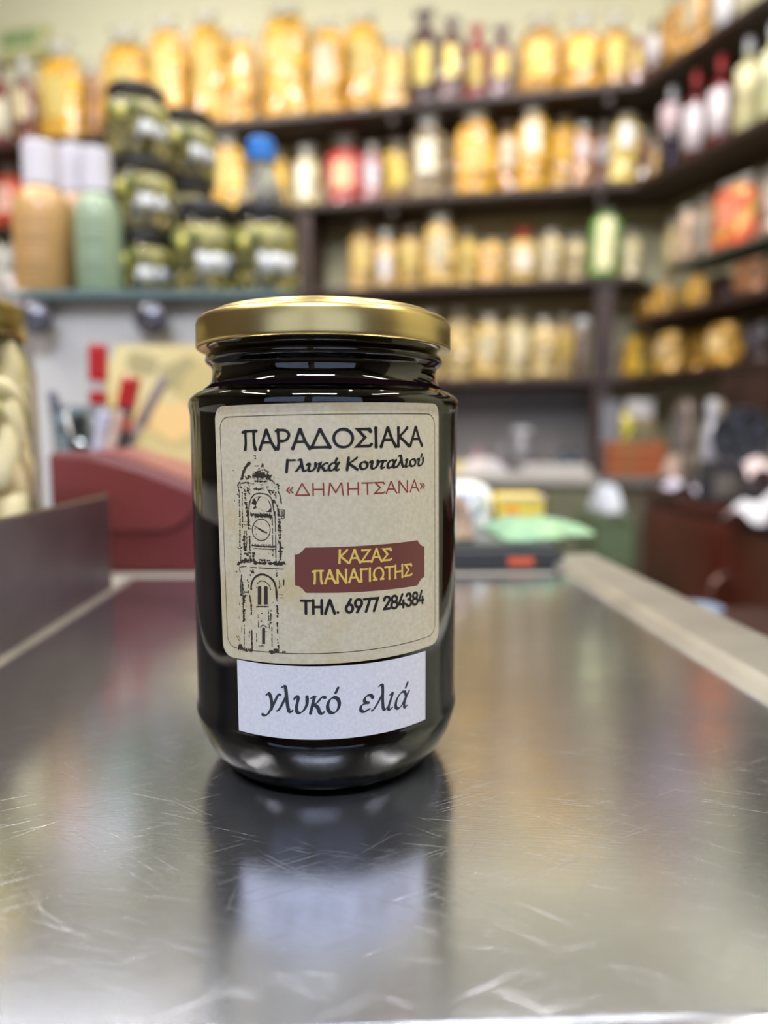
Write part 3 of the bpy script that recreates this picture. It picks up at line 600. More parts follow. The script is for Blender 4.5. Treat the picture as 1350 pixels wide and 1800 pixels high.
MB().lathe([(0, 0.008), (0.036, 0.008), (0.036, 0.135), (0, 0.135)], 24).build('packed_core', mat('pickle_core', (232, 216, 170), 0.5, noise=(70, (244, 234, 200), 0.9)), pj, smooth=True, weld=True)

# ================================================================== red machine behind the tray
rm = empty('card_machine', (-0.16, 0.50, CT), R(-1), label='dark red plastic till machine with sloping top behind the tray', cat='machine')
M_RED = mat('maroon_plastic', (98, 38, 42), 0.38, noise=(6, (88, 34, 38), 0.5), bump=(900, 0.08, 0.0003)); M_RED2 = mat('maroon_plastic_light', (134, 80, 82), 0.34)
side = [(-0.083, 0.0), (0.10, 0.0), (0.10, 0.046), (0.045, 0.056), (-0.018, 0.0795), (-0.052, 0.0885), (-0.083, 0.0885)]
mb = MB(); mb.prism(side, 0.0, 0.10, 'y'); mb.build('housing', M_RED, rm, weld=True, bevel=0.004)
# raised cheek panel with the rounded cut
arc = [(0.045 - 0.035 + 0.0 + 0.028 * math.sin(t) - 0.012, 0.032 + 0.028 * (1 - math.cos(t)) - 0.0) for t in [0, .3, .6, .9, 1.2, 1.5]]
chk = [(-0.075, 0.032)] + arc + [(0.028, 0.058), (-0.022, 0.0765), (-0.052, 0.084), (-0.079, 0.084)]
MB().prism(chk, -0.003, 0.001, 'y').build('side_panel', mat('maroon_panel', (108, 46, 50), 0.4), rm, weld=True, bevel=0.0015)
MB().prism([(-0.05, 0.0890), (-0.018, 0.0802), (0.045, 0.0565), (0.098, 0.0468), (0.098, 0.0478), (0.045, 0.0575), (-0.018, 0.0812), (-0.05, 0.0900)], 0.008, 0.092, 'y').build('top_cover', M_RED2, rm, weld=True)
mb = MB(); mb.prism([(0.045, 0.0576), (0.072, 0.0526), (0.072, 0.0545), (0.045, 0.0595)], 0.018, 0.082, 'y'); mb.build('display', mat('dark_display', (120, 116, 112), 0.2), rm, weld=True)

# ================================================================== pens in a clear cup behind the machine
PY = 0.66
pc = at_y(152, 780, PY); cupx = pc.x
cup = empty('pen_cup', (cupx, PY, CT), label='clear plastic cup holding pens and markers behind the red machine', cat='cup')
MB().lathe([(0, 0), (0.024, 0), (0.031, 0.128), (0.0292, 0.128), (0.0225, 0.002), (0, 0.002)], 40).build('cup_body', thin_glass('clear_plastic', (225, 232, 236)), cup, smooth=True, weld=True)
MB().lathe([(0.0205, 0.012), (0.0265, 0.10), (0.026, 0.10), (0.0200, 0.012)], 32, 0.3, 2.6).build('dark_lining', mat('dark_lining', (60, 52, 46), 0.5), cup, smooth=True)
def pen(name, label, tip, foot, r, caplen, capc, bodyc, cat='pen', r2=None):
    tip = Vector(tip); foot = Vector(foot); d = (tip - foot); L_ = d.length
    o = empty(name, foot, label=label, cat=cat, group='pens and markers in the clear cup')
    o.rotation_mode = 'QUATERNION'; o.rotation_quaternion = Vector((0, 0, 1)).rotation_difference(d.normalized())
    MB().lathe([(0, 0), (r * 0.5, 0.0), (r * 0.9, 0.008), (r * 0.9, L_ - caplen), (0, L_ - caplen)], 16).build('barrel', mat('pen_%d_%d_%d' % bodyc, bodyc, 0.35, coat=0.4), o, weld=True)
    MB().lathe([(0, L_ - caplen), (r, L_ - caplen), (r, L_ - 0.003), (r * 0.85, L_), (0, L_)], 16).build('cap', mat('pen_%d_%d_%d' % capc, capc, 0.32, coat=0.4), o, weld=True)
    MB().lathe([(r * .92, L_ - caplen - 0.022), (r * 0.97, L_ - caplen - 0.02), (r * 0.97, L_ - caplen - 0.012), (r * .92, L_ - caplen - 0.01)], 16).build('band', mat('pen_%d_%d_%d' % capc, capc, 0.32, coat=0.4), o)
    return o
b0 = Vector((cupx, PY, CT + 0.0035))
def pt(px, py, y): return at_y(px, py, y)
pen('red_marker', 'upright marker with a red cap and grey barrel', pt(172, 606, PY + 0.008), b0 + Vector((0.006, 0.006, 0)), 0.0088, 0.034, (168, 22, 26), (186, 178, 186), 'marker')
pen('red_marker', 'tilted marker with a red cap and dark barrel', pt(232, 662, PY - 0.012), b0 + Vector((0.012, -0.01, 0)), 0.0085, 0.028, (170, 28, 30), (44, 46, 66), 'marker')
pen('ballpoint_pen', 'long silver grey pen leaning far to the right', pt(290, 664, PY + 0.004), b0 + Vector((-0.012, 0.002, 0)), 0.0052, 0.05, (150, 138, 142), (196, 188, 192))
pen('ballpoint_pen', 'slate blue pen leaning to the left', pt(90, 690, PY), b0 + Vector((0.014, 0, 0)), 0.0045, 0.02, (84, 88, 108), (190, 200, 212))
pen('ballpoint_pen', 'white pen in front of the red capped markers', pt(186, 722, PY - 0.022), b0 + Vector((-0.003, -0.015, 0)), 0.006, 0.02, (196, 198, 226), (206, 206, 224))
pen('ballpoint_pen', 'pale pink pen with a brownish clip end', pt(212, 722, PY - 0.02), b0 + Vector((0.002, -0.016, 0)), 0.005, 0.02, (206, 176, 170), (222, 200, 192))
pen('ballpoint_pen', 'short black pen standing at the cup front', pt(140, 728, PY - 0.018), b0 + Vector((-0.010, -0.012, 0)), 0.0075, 0.03, (58, 52, 48), (60, 60, 70))

# ================================================================== printed board and white cabinet with glass shelf
def ax(px, Y, py=600): return at_y(px, py, Y).x
PBY = 0.745
tl = at_y(205, 606, PBY); bl = at_y(128, 775, PBY)
zt = tl.z; xr = ax(520, PBY)
pb = empty('printed_board', (0, PBY, CT), label='yellow and cream printed board leaning against the white cabinet', cat='board')
MB().prism([(bl.x - 0.012, 0), (xr, 0), (xr, zt - CT), (tl.x, zt - CT), (bl.x, bl.z - CT)], 0, 0.004, 'y').build('board', mat('board_print', (226, 214, 166), 0.55, noise=(9, (214, 192, 126), 0.9)), pb, weld=True)
mb = MB(); rs = random.Random(3)
for (px, py, rx, rz_, c) in [(330, 660, 0.03, 0.02, 0), (360, 690, 0.028, 0.03, 1), (300, 740, 0.035, 0.02, 2), (250, 640, 0.02, 0.014, 0), (230, 740, 0.02, 0.016, 2), (320, 770, 0.03, 0.012, 1)]:
    q = at_y(px, py, PBY); pts = [(q.x + rx * math.cos(t) * rs.uniform(.7, 1.1), q.z - CT + rz_ * math.sin(t) * rs.uniform(.7, 1.1)) for t in [i * math.pi / 6 for i in range(12)]]
    MB().prism(pts, -0.0004 - 0.0001 * c, 0.0, 'y').build('printed_patch', mat('patch_%d' % c, [(178, 168, 126), (206, 190, 136), (242, 206, 146)][c], 0.55), pb)
CY0, CY1 = 0.80, 1.06
cx0, cx1 = ax(36, CY0, 560), ax(524, CY0, 560)
GZ = at_y(300, 512, 0.79).z
wc = empty('display_cabinet', (0, 0, CT), label='white counter cabinet with a glass shelf top and round knobs', cat='cabinet')
MB().box((cx0 + 0.01, CY0, 0), (cx1 - 0.01, CY1, GZ - CT - 0.01)).build('body', mat('cabinet_white', (194, 194, 199), 0.4, noise=(3, (184, 184, 190), 0.4)), wc, bevel=0.004)
for px in (78, 277):
    q = at_y(px, 566, CY0)
    MB().lathe([(0, 0), (0.010, 0), (0.010, 0.012), (0.0175, 0.016), (0.0185, 0.024), (0.013, 0.030), (0, 0.031)], 24).build('knob', mat('knob_steel', (92, 92, 104), 0.2, metal=0.6), wc, smooth=True, loc=(q.x, CY0, q.z - CT)).rotation_euler = (R(90), 0, 0)
MB().box((cx0, CY0 - 0.02, GZ - CT - 0.009), (cx1, CY1 - 0.01, GZ - CT)).build('glass_shelf', mat('green_glass', (84, 106, 102), 0.05, coat=1.0, alpha=0.85), wc, bevel=0.001)

# things on the glass shelf
SY = 0.87
def on_glass(px, Y): return at_y(px, 505, Y).x
def pxw(w_, Y): return w_ * (Y * cp) / F * 1.02
M_OL = mat('olives', (114, 106, 50), 0.3, cells=(60, (76, 72, 34), (156, 144, 78)), coat=0.6)
def olive_jar(label, x, y, z, rad, h, seed, group, lidc=(44, 40, 42), lab2=True, rz=0.0):
    r = empty('olive_jar', (x, y, z), rz, label=label, cat='jar', group=group); rs = random.Random(seed)
    MB().lathe([(0, 0), (rad * 0.88, 0), (rad * 0.97, h * 0.03), (rad, h * 0.09), (rad, h * 0.74), (rad * 0.96, h * 0.80), (rad * 0.86, h * 0.845), (rad * 0.86, h * 0.96), (0, h * 0.96)], 40).build('glass_body', thin_glass('brine_olive_glass', (246, 244, 220)), r, smooth=True, weld=True)
    mb = MB(); nl = int(h * 0.7 / 0.0135)
    for l in range(nl):
        for k in range(12):
            a = k * math.pi / 6 + l * 0.26 + rs.uniform(-.1, .1); rr = rad * 0.86
            mb.ball((rr * math.cos(a), rr * math.sin(a), h * 0.08 + 0.0135 * l), 0.0075, 0.0075, 0.0092, 7, 5)
    mb.lathe([(0, h * 0.04), (rad * 0.78, h * 0.04), (rad * 0.78, h * 0.8), (0, h * 0.8)], 16)
    o = mb.build('olives', M_OL, r, smooth=True); o['kind'] = 'stuff'
    MB().lathe([(rad * 0.9, h * 0.86), (rad * 0.94, h * 0.86), (rad * 0.95, h * 0.875), (rad * 0.95, h * 0.975), (rad * 0.92, h * 0.99), (0, h * 0.992)], 36).build('lid', mat('lid_%d_%d_%d' % lidc, lidc, 0.35, coat=0.3), r, smooth=False, weld=True)
    R1 = rad + 0.0003
    ma = mat('olive_label', (146, 142, 74), 0.42, noise=(34, (84, 80, 50), 0.95)); mw = mat('white_label', (206, 210, 220), 0.45)
    a0, a1 = -math.pi * 0.93, -math.pi * 0.07
    MB().lathe([(R1, h * 0.30), (R1 + .0004, h * 0.30), (R1 + .0004, h * 0.73), (R1, h * 0.73)], 24, a0, a1).build('label_sticker', ma, r, smooth=True)
    R2 = R1 + 0.0005
    MB().lathe([(R2, h * 0.24), (R2 + .0003, h * 0.24), (R2 + .0003, h * 0.45), (R2, h * 0.45)], 16, -math.pi * 0.52, -math.pi * 0.13).build('price_sticker', mw, r, smooth=True)
    for k in range(3):      # olives and leaf printed on the label
        a = -math.pi * (0.80 - 0.13 * k)
        MB().ball((R2 * math.cos(a), R2 * math.sin(a), h * (0.6 - 0.05 * (k % 2))), 0.006, 0.006, 0.008, 10, 6).build('printed_olive', mat('print_olive_%d' % (k % 2), [(96, 110, 40), (222, 216, 120)][k % 2], 0.45), r, smooth=True).scale = (0.99, 0.99, 1)
    return r
GT = GZ + 0.0006
jw = pxw(98, SY) / 2; jh = at_y(255, 381, SY).z - at_y(255, 503, SY).z
xs = on_glass(262, SY)
j1 = olive_jar('bottom jar of the tallest stack of olive jars', xs, SY, GT, jw, jh, 1, 'stacked olive jars on the glass shelf')
j2 = olive_jar('middle jar of the tallest stack of olive jars', xs - 0.003, SY, GT + jh, jw, jh * 1.02, 2, 'stacked olive jars on the glass shelf', rz=0.1)
j3 = olive_jar('top jar of the tallest stack of olive jars', xs - 0.007, SY, GT + jh * 2.02, jw * 0.98, jh * 1.0, 3, 'stacked olive jars on the glass shelf', rz=0.35)
SY2 = 0.965; jh2 = jh * 1.06; xs2 = at_y(328, 400, SY2).x
for k, nm in enumerate(('bottom', 'middle', 'top')):
    olive_jar(nm + ' jar of the shorter stack behind the large olive jar', xs2 + 0.002 * k, SY2, GT + jh2 * k, jw, jh2, 10 + k, 'stacked olive jars on the glass shelf', rz=0.2 * k)
SY3 = 0.855
for px, nm, sd in ((365, 'large dark lidded olive jar beside the tallest jar stack', 21), (468, 'large dark lidded olive jar at the right end of the glass shelf', 22)):
    rad = pxw(103, SY3) / 2; hh = at_y(px, 336, SY3).z - at_y(px, 503, SY3).z
    olive_jar(nm, on_glass(px, SY3), SY3, GT, rad, hh, sd, 'large olive jars on the glass shelf')
def pump_bottle(label, px, Y, wpx, top, capb, col, capw=0.6):
    x = on_glass(px, Y); h = at_y(px, top, Y).z - GT; w_ = pxw(wpx, Y); zc = (at_y(px, capb, Y).z - GT) / h
    r = empty('lotion_bottle', (x, Y, GT), 0.05, label=label, cat='bottle', group='lotion bottles on the glass shelf')
    q = w_ / 2
    MB().lathe([(0, 0), (q * 0.94, 0), (q, h * 0.02), (q, h * (zc - 0.19)), (q * 0.96, h * (zc - 0.12)), (q * 0.84, h * (zc - 0.06)), (q * 0.66, h * (zc - 0.02)), (q * 0.5, h * zc), (0, h * zc)], 40).build('body', mat('lotion_%d_%d_%d' % col, col, 0.4, coat=0.3), r, smooth=True, weld=True)
    MB().lathe([(0, h * zc + 0.0005), (q * capw, h * zc + 0.0005), (q * capw, h * 0.985), (q * capw * 0.95, h), (0, h)], 32).build('cap', mat('cap_white', (214, 212, 228), 0.4), r)
    m = mat('lotion_print_%d' % col[0], tuple(int(c * 0.72) for c in col), 0.5)
    for k, (z, a) in enumerate(((0.46, 0.30), (0.38, 0.36), (0.34, 0.30), (0.2, 0.26), (0.16, 0.3))):
        MB().lathe([(q + .0001, h * z), (q + .0004, h * z + .0002), (q + .0004, h * (z + 0.011)), (q + .0001, h * (z + 0.0112))], 12, -math.pi * (0.5 + a * 0.5), -math.pi * (0.5 - a * 0.5)).build('print_line', m, r, smooth=True)
    return r
pump_bottle('tan lotion bottle with white cap standing in front', 83, 0.85, 96, 255, 332, (192, 152, 100))
pump_bottle('pale green lotion bottle with white cap', 178, 0.835, 76, 265, 342, (146, 166, 142), 0.62)
pump_bottle('pinkish tan lotion bottle behind the green one', 140, 0.93, 80, 260, 345, (206, 170, 136))
# water bottle behind the right hand jar
WY = 0.955; wx = at_y(461, 400, WY).x; wh = at_y(461, 248, WY).z - GT
wb = empty('water_bottle', (wx, WY, GT), label='clear plastic water bottle with bright blue cap', cat='bottle')
q = 0.029
MB().lathe([(0, 0), (q * 0.9, 0), (q, 0.01), (q, wh * 0.62), (q * 0.97, wh * 0.68), (q * 0.75, wh * 0.78), (q * 0.5, wh * 0.86), (q * 0.46, wh * 0.9), (0, wh * 0.9)], 36).build('body', mat('water_plastic', (236, 240, 246), 0.05, trans=0.9, ior=1.3, bump=(60, 0.4, 0.004)), wb, smooth=True, weld=True)
MB().lathe([(0, wh * 0.88), (q * 0.62, wh * 0.88), (q * 0.62, wh * 0.985), (q * 0.56, wh), (0, wh)], 28).build('cap', mat('cap_blue', (36, 120, 214), 0.4), wb)
# clear packet pile at the left end
bag('snack_bag', 'silvery clear packet behind the pickle jar lid', 'bag', None, Vector((on_glass(8, 0.9), 0.9, CT)), 0.0, 0.07, at_y(8, 440, 0.9).z - CT, (176, 164, 164), (226, 220, 222))
# counter card under shelf left of the cabinet (dark red packet seen between bottles is on the back shelf)

# ================================================================== right hand side: scale, cloth, bags
SCY = 0.50
def zz(px, py, Y): return at_y(px, py, Y).z
s0, s1 = ax(775, SCY, 990), ax(1000, SCY, 990)
ks = empty('kitchen_scale', ((s0 + s1) / 2, SCY + 0.005, CT), TR, label='flat black electronic scale with an orange red display', cat='scale')
hw = (s1 - s0) / 2
MB().prism([(-hw, 0.0), (hw, 0.0), (hw * 0.98, 0.010), (hw * 0.9, 0.016), (-hw, 0.016)], 0, 0.12, 'y').build('body', mat('scale_black', (44, 46, 50), 0.35), ks, weld=True, bevel=0.002)
MB().box((-hw * 0.85, 0.012, 0.0162), (hw * 0.9, 0.115, 0.0195)).build('weighing_plate', mat('scale_plate', (84, 88, 90), 0.3), ks, bevel=0.001)
q = at_y(918, 984, SCY)
dx = q.x - (s0 + s1) / 2
MB().box((dx - 0.0095, -0.0012, 0.0055), (dx + 0.0095, 0.001, 0.0105)).build('display', mat('display_red', (206, 96, 72), 0.4, emit=((236, 90, 50), 0.03)), ks)
# green cloth: a folded heap draped over the scale plate
def heap(name, label, cat, c, rx, ry, h, col, rz=0.0, seed=1, base=0.0, m=None, n=44, k=18, amp=0.12, pw=2.4):
    rs = random.Random(seed); ph = [rs.uniform(0, 6.3) for _ in range(8)]; vs = []
    for i in range(k + 1):
        f = i / k
        for j in range(n):
            a = 2 * math.pi * j / n
            w_ = 1 + amp * math.sin(3 * a + ph[0]) * f + amp * 0.5 * math.sin(7 * a + ph[1] + 3 * f)
            z = h * (1 - f ** pw) * (1 + 0.22 * math.sin(4 * a + ph[2] + 5 * f) * f + 0.10 * math.sin(9 * a + ph[3] + 8 * f) * f * 2)
            vs.append((rx * f * math.cos(a) * w_, ry * f * math.sin(a) * w_, max(base, z)))
    fs = [(i * n + j, (i + 1) * n + j, (i + 1) * n + (j + 1) % n, i * n + (j + 1) % n) for i in range(k) for j in range(n)]
    fs.append(tuple(k * n + j for j in range(n))[::-1])
    o = MB().add(vs, fs).build(name, m, None, smooth=True, weld=True); o.location = c; o.rotation_euler = (0, 0, rz)
    tag(o, label, cat); return o
gx = ax(928, 0.57, 950)
heap('green_cloth', 'crumpled mint green cloth heaped on the black scale', 'cloth', (gx + 0.004, 0.575, CT + 0.0202), 0.042, 0.05, at_y(930, 912, 0.57).z - CT - 0.0202, None, seed=4, pw=2.8, amp=0.2, m=mat('mint_cloth', (112, 150, 130), 0.7, noise=(16, (146, 178, 140), 0.9), bump=(40, 0.5, 0.006)))
# carton, patterned bag and small roll behind the scale
YB = 0.665
def boxthing(name, label, cat, x0_, x1_, y0_, y1_, z0_, z1_, m, parts=(), rz=0.0):
    cx = (x0_ + x1_) / 2; cy = (y0_ + y1_) / 2
    r = empty(name, (cx, cy, z0_), rz, label=label, cat=cat)
    a, b, c_ = (x1_ - x0_) / 2, (y1_ - y0_) / 2, z1_ - z0_
    MB().box((-a, -b, 0), (a, b, c_)).build('body', m, r, bevel=min(a, b, c_) * 0.12)
    for (nm, u0, u1, v0, v1, mm, t) in parts:
        MB().box((-a + 2 * a * u0, -b - t, c_ * v0), (-a + 2 * a * u1, -b + 0.0005, c_ * v1)).build(nm, mm, r)
    return r
x0_, x1_ = ax(868, YB, 900), ax(945, YB, 900)
YB2 = 0.655
boxthing('yellow_carton', 'small yellow carton with an orange spot behind the mint cloth', 'box', x0_, x1_, YB2 - 0.02 + 0.0, YB2 + 0.02, CT, zz(900, 868, YB2), mat('carton_yellow', (232, 208, 100), 0.5, noise=(20, (226, 190, 80), 0.5)),
         [('orange_spot', 0.12, 0.42, 0.35, 0.8, mat('spot_orange', (240, 160, 60), 0.5), 0.0008), ('lid_flap', 0, 1, 0.93, 1.0, mat('flap_pale', (236, 214, 196), 0.5), 0.0012)])
b_ = bag('paper_bag', 'white paper bag with a pale blue pattern beside the jar', 'bag', None, Vector((ax(808, 0.655, 900), 0.655, CT)), 0.1, 0.066, zz(800, 846, 0.655) - CT, (236, 236, 238), None, top='none', fill=1.0, third=(150, 170, 216), cell=110)
heap('bread_roll', 'brownish rolled bundle on the left end of the scale', 'bundle', (ax(800, 0.53, 960), 0.535, CT + 0.0202), 0.014, 0.02, 0.034, None, seed=9, m=mat('bundle_brown', (112, 92, 84), 0.6, noise=(30, (200, 176, 156), 0.8)))

# ================================================================== back worktop, cupboards and goods under the shelves
WZ = EYE - 0.115
bw = empty('back_worktop', (0, 0, 0), label='pale back worktop with olive grey cupboards under the shelves', cat='worktop')
fa = A + DB * 0.9 - NB * 0.30; fb = CF + DB * -0.13 - NB * 0.30
wl = A + DB * 0.9 + NB * (WT - EPS); wr = fb + NB * (0.30 + WT - EPS)
MB().prism([(fa.x, fa.y), (fb.x, fb.y), (wr.x, wr.y), (wl.x, wl.y)], WZ - 0.03, WZ).build('worktop', mat('worktop_pale', (186, 182, 178), 0.35, noise=(9, (170, 166, 162), 0.5)), bw, bevel=0.003)
g = NB * 0.02
MB().prism([((fa + g).x, (fa + g).y), ((fb + g).x, (fb + g).y), (wr.x, wr.y), (wl.x, wl.y)], 0.0, WZ - 0.03).build('cupboard_body', mat('cupboard_olive', (104, 104, 84), 0.5, noise=(4, (92, 92, 74), 0.5)), bw)
nd = 3; Ld = (fb - fa).length
for k in range(nd):
    a = fa + DB * (Ld * k / nd + 0.01) + NB * 0.003; b = fa + DB * (Ld * (k + 1) / nd - 0.01) + NB * 0.003
    dd = MB().prism([(a.x, a.y), (b.x, b.y), (b.x + g.x * .8, b.y + g.y * .8), (a.x + g.x * .8, a.y + g.y * .8)], 0.1, WZ - 0.05).build('door', mat('cupboard_door', (112, 112, 92), 0.45, noise=(4, (100, 100, 80), 0.5)), bw, bevel=0.003)
    h0 = a + DB * 0.04 - NB * 0.012
    MB().tube([(h0.x, h0.y, WZ - 0.24), (h0.x, h0.y, WZ - 0.12)], 0.005).build('handle', MATS['knob_steel'], dd, smooth=True)
# grey splash panel between worktop and lowest shelf
a = A + DB * 0.5 + NB * (WT - 0.012); b = CF + NB * (WT - 0.012) - DB * 0.03; g2 = NB * 0.008
o = MB().prism([(a.x, a.y), (b.x, b.y), (b.x + g2.x, b.y + g2.y), (a.x + g2.x, a.y + g2.y)], WZ + 0.002, EYE + HS[3] - TH - 0.002).build('trim_1', M_SPLASH); tag(o, kind='structure')
def wk(px, py, off):  # point above the worktop, by depth behind its front edge
    p = on_back(px, py, off - 0.30); return p
def wtop_item(px, wpx, top, off, kind, label, **kw):
    p = wk(px, 840, off); t = wk(px, top, off); zc = p.y * cp; w_ = wpx * zc / F; h = t.z - WZ
    return Vector((p.x, p.y, WZ + 0.0008)), w_, h
L_, w_, h_ = wtop_item(806, 60, 812, 0.16, 0, '')
boxthing('yellow_tub', 'low yellow tub on the back worktop just right of the jar', 'box', L_.x - w_ / 2, L_.x + w_ / 2, L_.y, L_.y + 0.09, WZ + .0008, WZ + h_, mat('tub_yellow', (226, 204, 120), 0.5), [('lid', 0, 1, 0.8, 1, mat('tub_lid', (236, 220, 150), 0.4), 0.002)], rz=angB)
for (px, wpx, top, off, nm, lb, col, cc, lc) in [
    (838, 24, 788, 0.2, 'lotion_bottle', 'small lilac pink bottle on the back worktop', (176, 130, 156), (190, 150, 170), None),
    (862, 18, 800, 0.2, 'bottle', 'small dark bottle with yellow label on the back worktop', (70, 52, 40), (60, 44, 36), (206, 180, 60)),
    (884, 14, 772, 0.34, 'bottle', 'slim grey bottle against the grey panel', (112, 110, 116), (120, 120, 124), None),
    (916, 40, 752, 0.36, 'glass_jar', 'wide clear jar with a shining lid against the grey panel', (128, 126, 132), (196, 196, 204), None),
    (950, 22, 790, 0.34, 'bottle', 'grey brown bottle third right of the yellow tub', (100, 96, 96), (130, 126, 124), None),
    (988, 30, 792, 0.3, 'bottle', 'dark teal bottle on the back worktop', (46, 66, 78), (40, 56, 66), None),
    (1012, 24, 790, 0.3, 'bottle', 'dark blue bottle beside the brown upright', (48, 58, 76), (40, 50, 60), None)]:
    L_, w_, h_ = wtop_item(px, wpx, top, off, 0, '')
    bottle(nm, lb, 'bottle' if nm != 'glass_jar' else 'jar', 'small bottles on the back worktop', L_, angB, w_, h_, col, cc, lc, shoulder=0.55, neck=0.4 if nm != 'glass_jar' else 0.7)
L_, w_, h_ = wtop_item(975, 110, 826, 0.1, 0, '')
boxthing('worktop_tray', 'flat whitish tray at the front of the back worktop', 'tray', L_.x - w_ / 2, L_.x + w_ / 2, L_.y - 0.08, L_.y + 0.08, WZ + .0008, WZ + 0.03, mat('tray_white', (196, 192, 190), 0.4), rz=angB)
L_, w_, h_ = wtop_item(870, 110, 834, 0.04, 0, '')
heap('folded_cloth', 'pale crumpled cloth on the back worktop behind the yellow carton', 'cloth', (L_.x - 0.035, L_.y + 0.05, WZ + .0008), 0.085, 0.06, 0.05, None, seed=12, m=mat('pale_cloth', (206, 196, 190), 0.7, noise=(20, (176, 180, 200), 0.7)))

# ---- right side: brown cabinet along the right wall and everything on it
M_MAH = mat('mahogany', (84, 34, 26), 0.35, noise=(6, (60, 22, 18), 0.8), coat=0.2)
CX = 0.74; CZ = EYE - 0.15
cb = empty('wooden_cabinet', (0, 0, 0), label='reddish brown wooden cabinet at the right with curved handle', cat='cabinet')
MB().prism([(CX, 1.06), (CX + 0.6, 1.06), (CX + 0.33, 1.93), (CX, 1.93)], 0.0, CZ - 0.02).build('body', M_MAH, cb, bevel=0.004)
MB().prism([(CX - 0.012, 1.04), (CX + 0.61, 1.04), (CX + 0.335, 1.94), (CX - 0.012, 1.94)], CZ - 0.02, CZ).build('cabinet_top', M_MAH, cb, bevel=0.003)
for k, (y0_, y1_) in enumerate(((1.07, 1.49), (1.50, 1.92))):
    d_ = MB().box((CX - 0.018, y0_, 0.08), (CX, y1_, CZ - 0.035)).build('door', mat('mahogany_door', (94, 38, 28), 0.32, noise=(5, (66, 24, 19), 0.8), coat=0.3), cb, bevel=0.004)
    hy = y1_ - 0.05 if k == 0 else y0_ + 0.04
    if k == 0:
        MB().tube([(CX - 0.018, hy, CZ - 0.13), (CX - 0.045, hy, CZ - 0.15), (CX - 0.052, hy, CZ - 0.19), (CX - 0.045, hy, CZ - 0.23), (CX - 0.018, hy, CZ - 0.25)], 0.006).build('handle', mat('handle_bronze', (140, 110, 100), 0.3, metal=0.7), d_, smooth=True)
# papers
rs = random.Random(2)
def sheet(label, x, y, w_, d_, rz, z, col, droop=0.0, cat='paper', name='paper_sheet'):
    n = 8; vs = []
    for i in range(n + 1):
        for j in range(n + 1):
            a = (i / n - .5) * w_; b = (j / n - .5) * d_
            zz_ = 0.012 * math.sin(5 * i / n + 3 * j / n + rz * 9) + 0.013 + 0.012 * math.sin(9 * i / n - 7 * j / n)
            if droop and i < 3: zz_ -= droop * (3 - i) / 3
            vs.append((a, b, zz_))
    fs = [(i * (n + 1) + j, (i + 1) * (n + 1) + j, (i + 1) * (n + 1) + j + 1, i * (n + 1) + j + 1) for i in range(n) for j in range(n)]
    m_ = len(vs); vs += [(p[0], p[1], p[2] - 0.0015) for p in vs]
    o = MB().add(vs, fs + [tuple(m_ + q for q in f[::-1]) for f in fs]).build(name, mat('paper_%d_%d_%d' % col, col, 0.6), None, smooth=True)
    o.location = (x, y, z); o.rotation_euler = (0, 0, rz); tag(o, label, cat, 'papers on the wooden cabinet'); return o
def cab(px, py): return at_z(px, py, CZ)
p = cab(1300, 884); sheet('bright white sheet at the front edge of the wooden cabinet', CX + 0.015, 1.33, 0.13, 0.16, 0.05, CZ + 0.02, (206, 206, 216), 0.04)
sheet('lilac white sheet at the far end of the wooden cabinet', CX + 0.012, 1.78, 0.10, 0.2, 0.12, CZ + 0.012, (206, 200, 220))
sheet('pinkish sheet lying across the other cabinet papers', CX + 0.13, 1.52, 0.14, 0.16, -0.3, CZ + 0.075, (214, 196, 200))
sheet('cream sheet nearest the right edge of the photo', CX + 0.22, 1.27, 0.18, 0.16, 0.3, CZ + 0.05, (226, 206, 190))
p = at_y(1305, 850, 1.62)
# black telephone-like device with round back
tx = at_y(1303, 780, 1.76).x
tp = empty('desk_fan', (tx, 1.76, CZ + 0.001), R(-25), label='dark grey round desk fan among the papers on the wooden cabinet', cat='fan')
M_DK = mat('dark_plastic', (46, 48, 58), 0.35)
MB().lathe([(0, 0), (0.055, 0), (0.06, 0.012), (0.03, 0.024), (0.012, 0.035), (0.012, 0.10), (0, 0.10)], 28).build('base', M_DK, tp, smooth=True, weld=True)
mb = MB(); cz = 0.155
for k in range(3):
    r_ = (0.068, 0.05, 0.03)[k]
    mb.tube([(r_ * math.cos(t), -0.012 + 0.004 * k, cz + r_ * math.sin(t)) for t in [i * 2 * math.pi / 24 for i in range(25)]], 0.004 if k == 0 else 0.0018, 6)
for k in range(12):
    t = k * math.pi / 6; mb.tube([(0.012 * math.cos(t), -0.018, cz + 0.012 * math.sin(t)), (0.068 * math.cos(t), -0.012, cz + 0.068 * math.sin(t))], 0.0015, 5)
mb.build('guard', M_DK, tp, smooth=True)
o = MB().lathe([(0.066, 0.0), (0.064, 0.010), (0.05, 0.022), (0.022, 0.028), (0.020, 0.026), (0.048, 0.020), (0.061, 0.009), (0.064, 0.0)], 32).build('rear_shell', mat('fan_shell', (98, 98, 108), 0.3, coat=0.4), tp, smooth=True, loc=(0, 0.010, cz)); o.rotation_euler = (R(-90), 0, 0)
for k in range(4):
    t = k * math.pi / 2 + .4; pts = [(0.012 * math.cos(t - .3), 0.012 * math.sin(t - .3)), (0.06 * math.cos(t - .35), 0.06 * math.sin(t - .35)), (0.062 * math.cos(t + .35), 0.062 * math.sin(t + .35)), (0.012 * math.cos(t + .3), 0.012 * math.sin(t + .3))]
    MB().prism([(a, b + cz) for a, b in pts], 0.004, 0.007, 'y').build('blade', mat('fan_blade', (70, 72, 84), 0.35), tp)
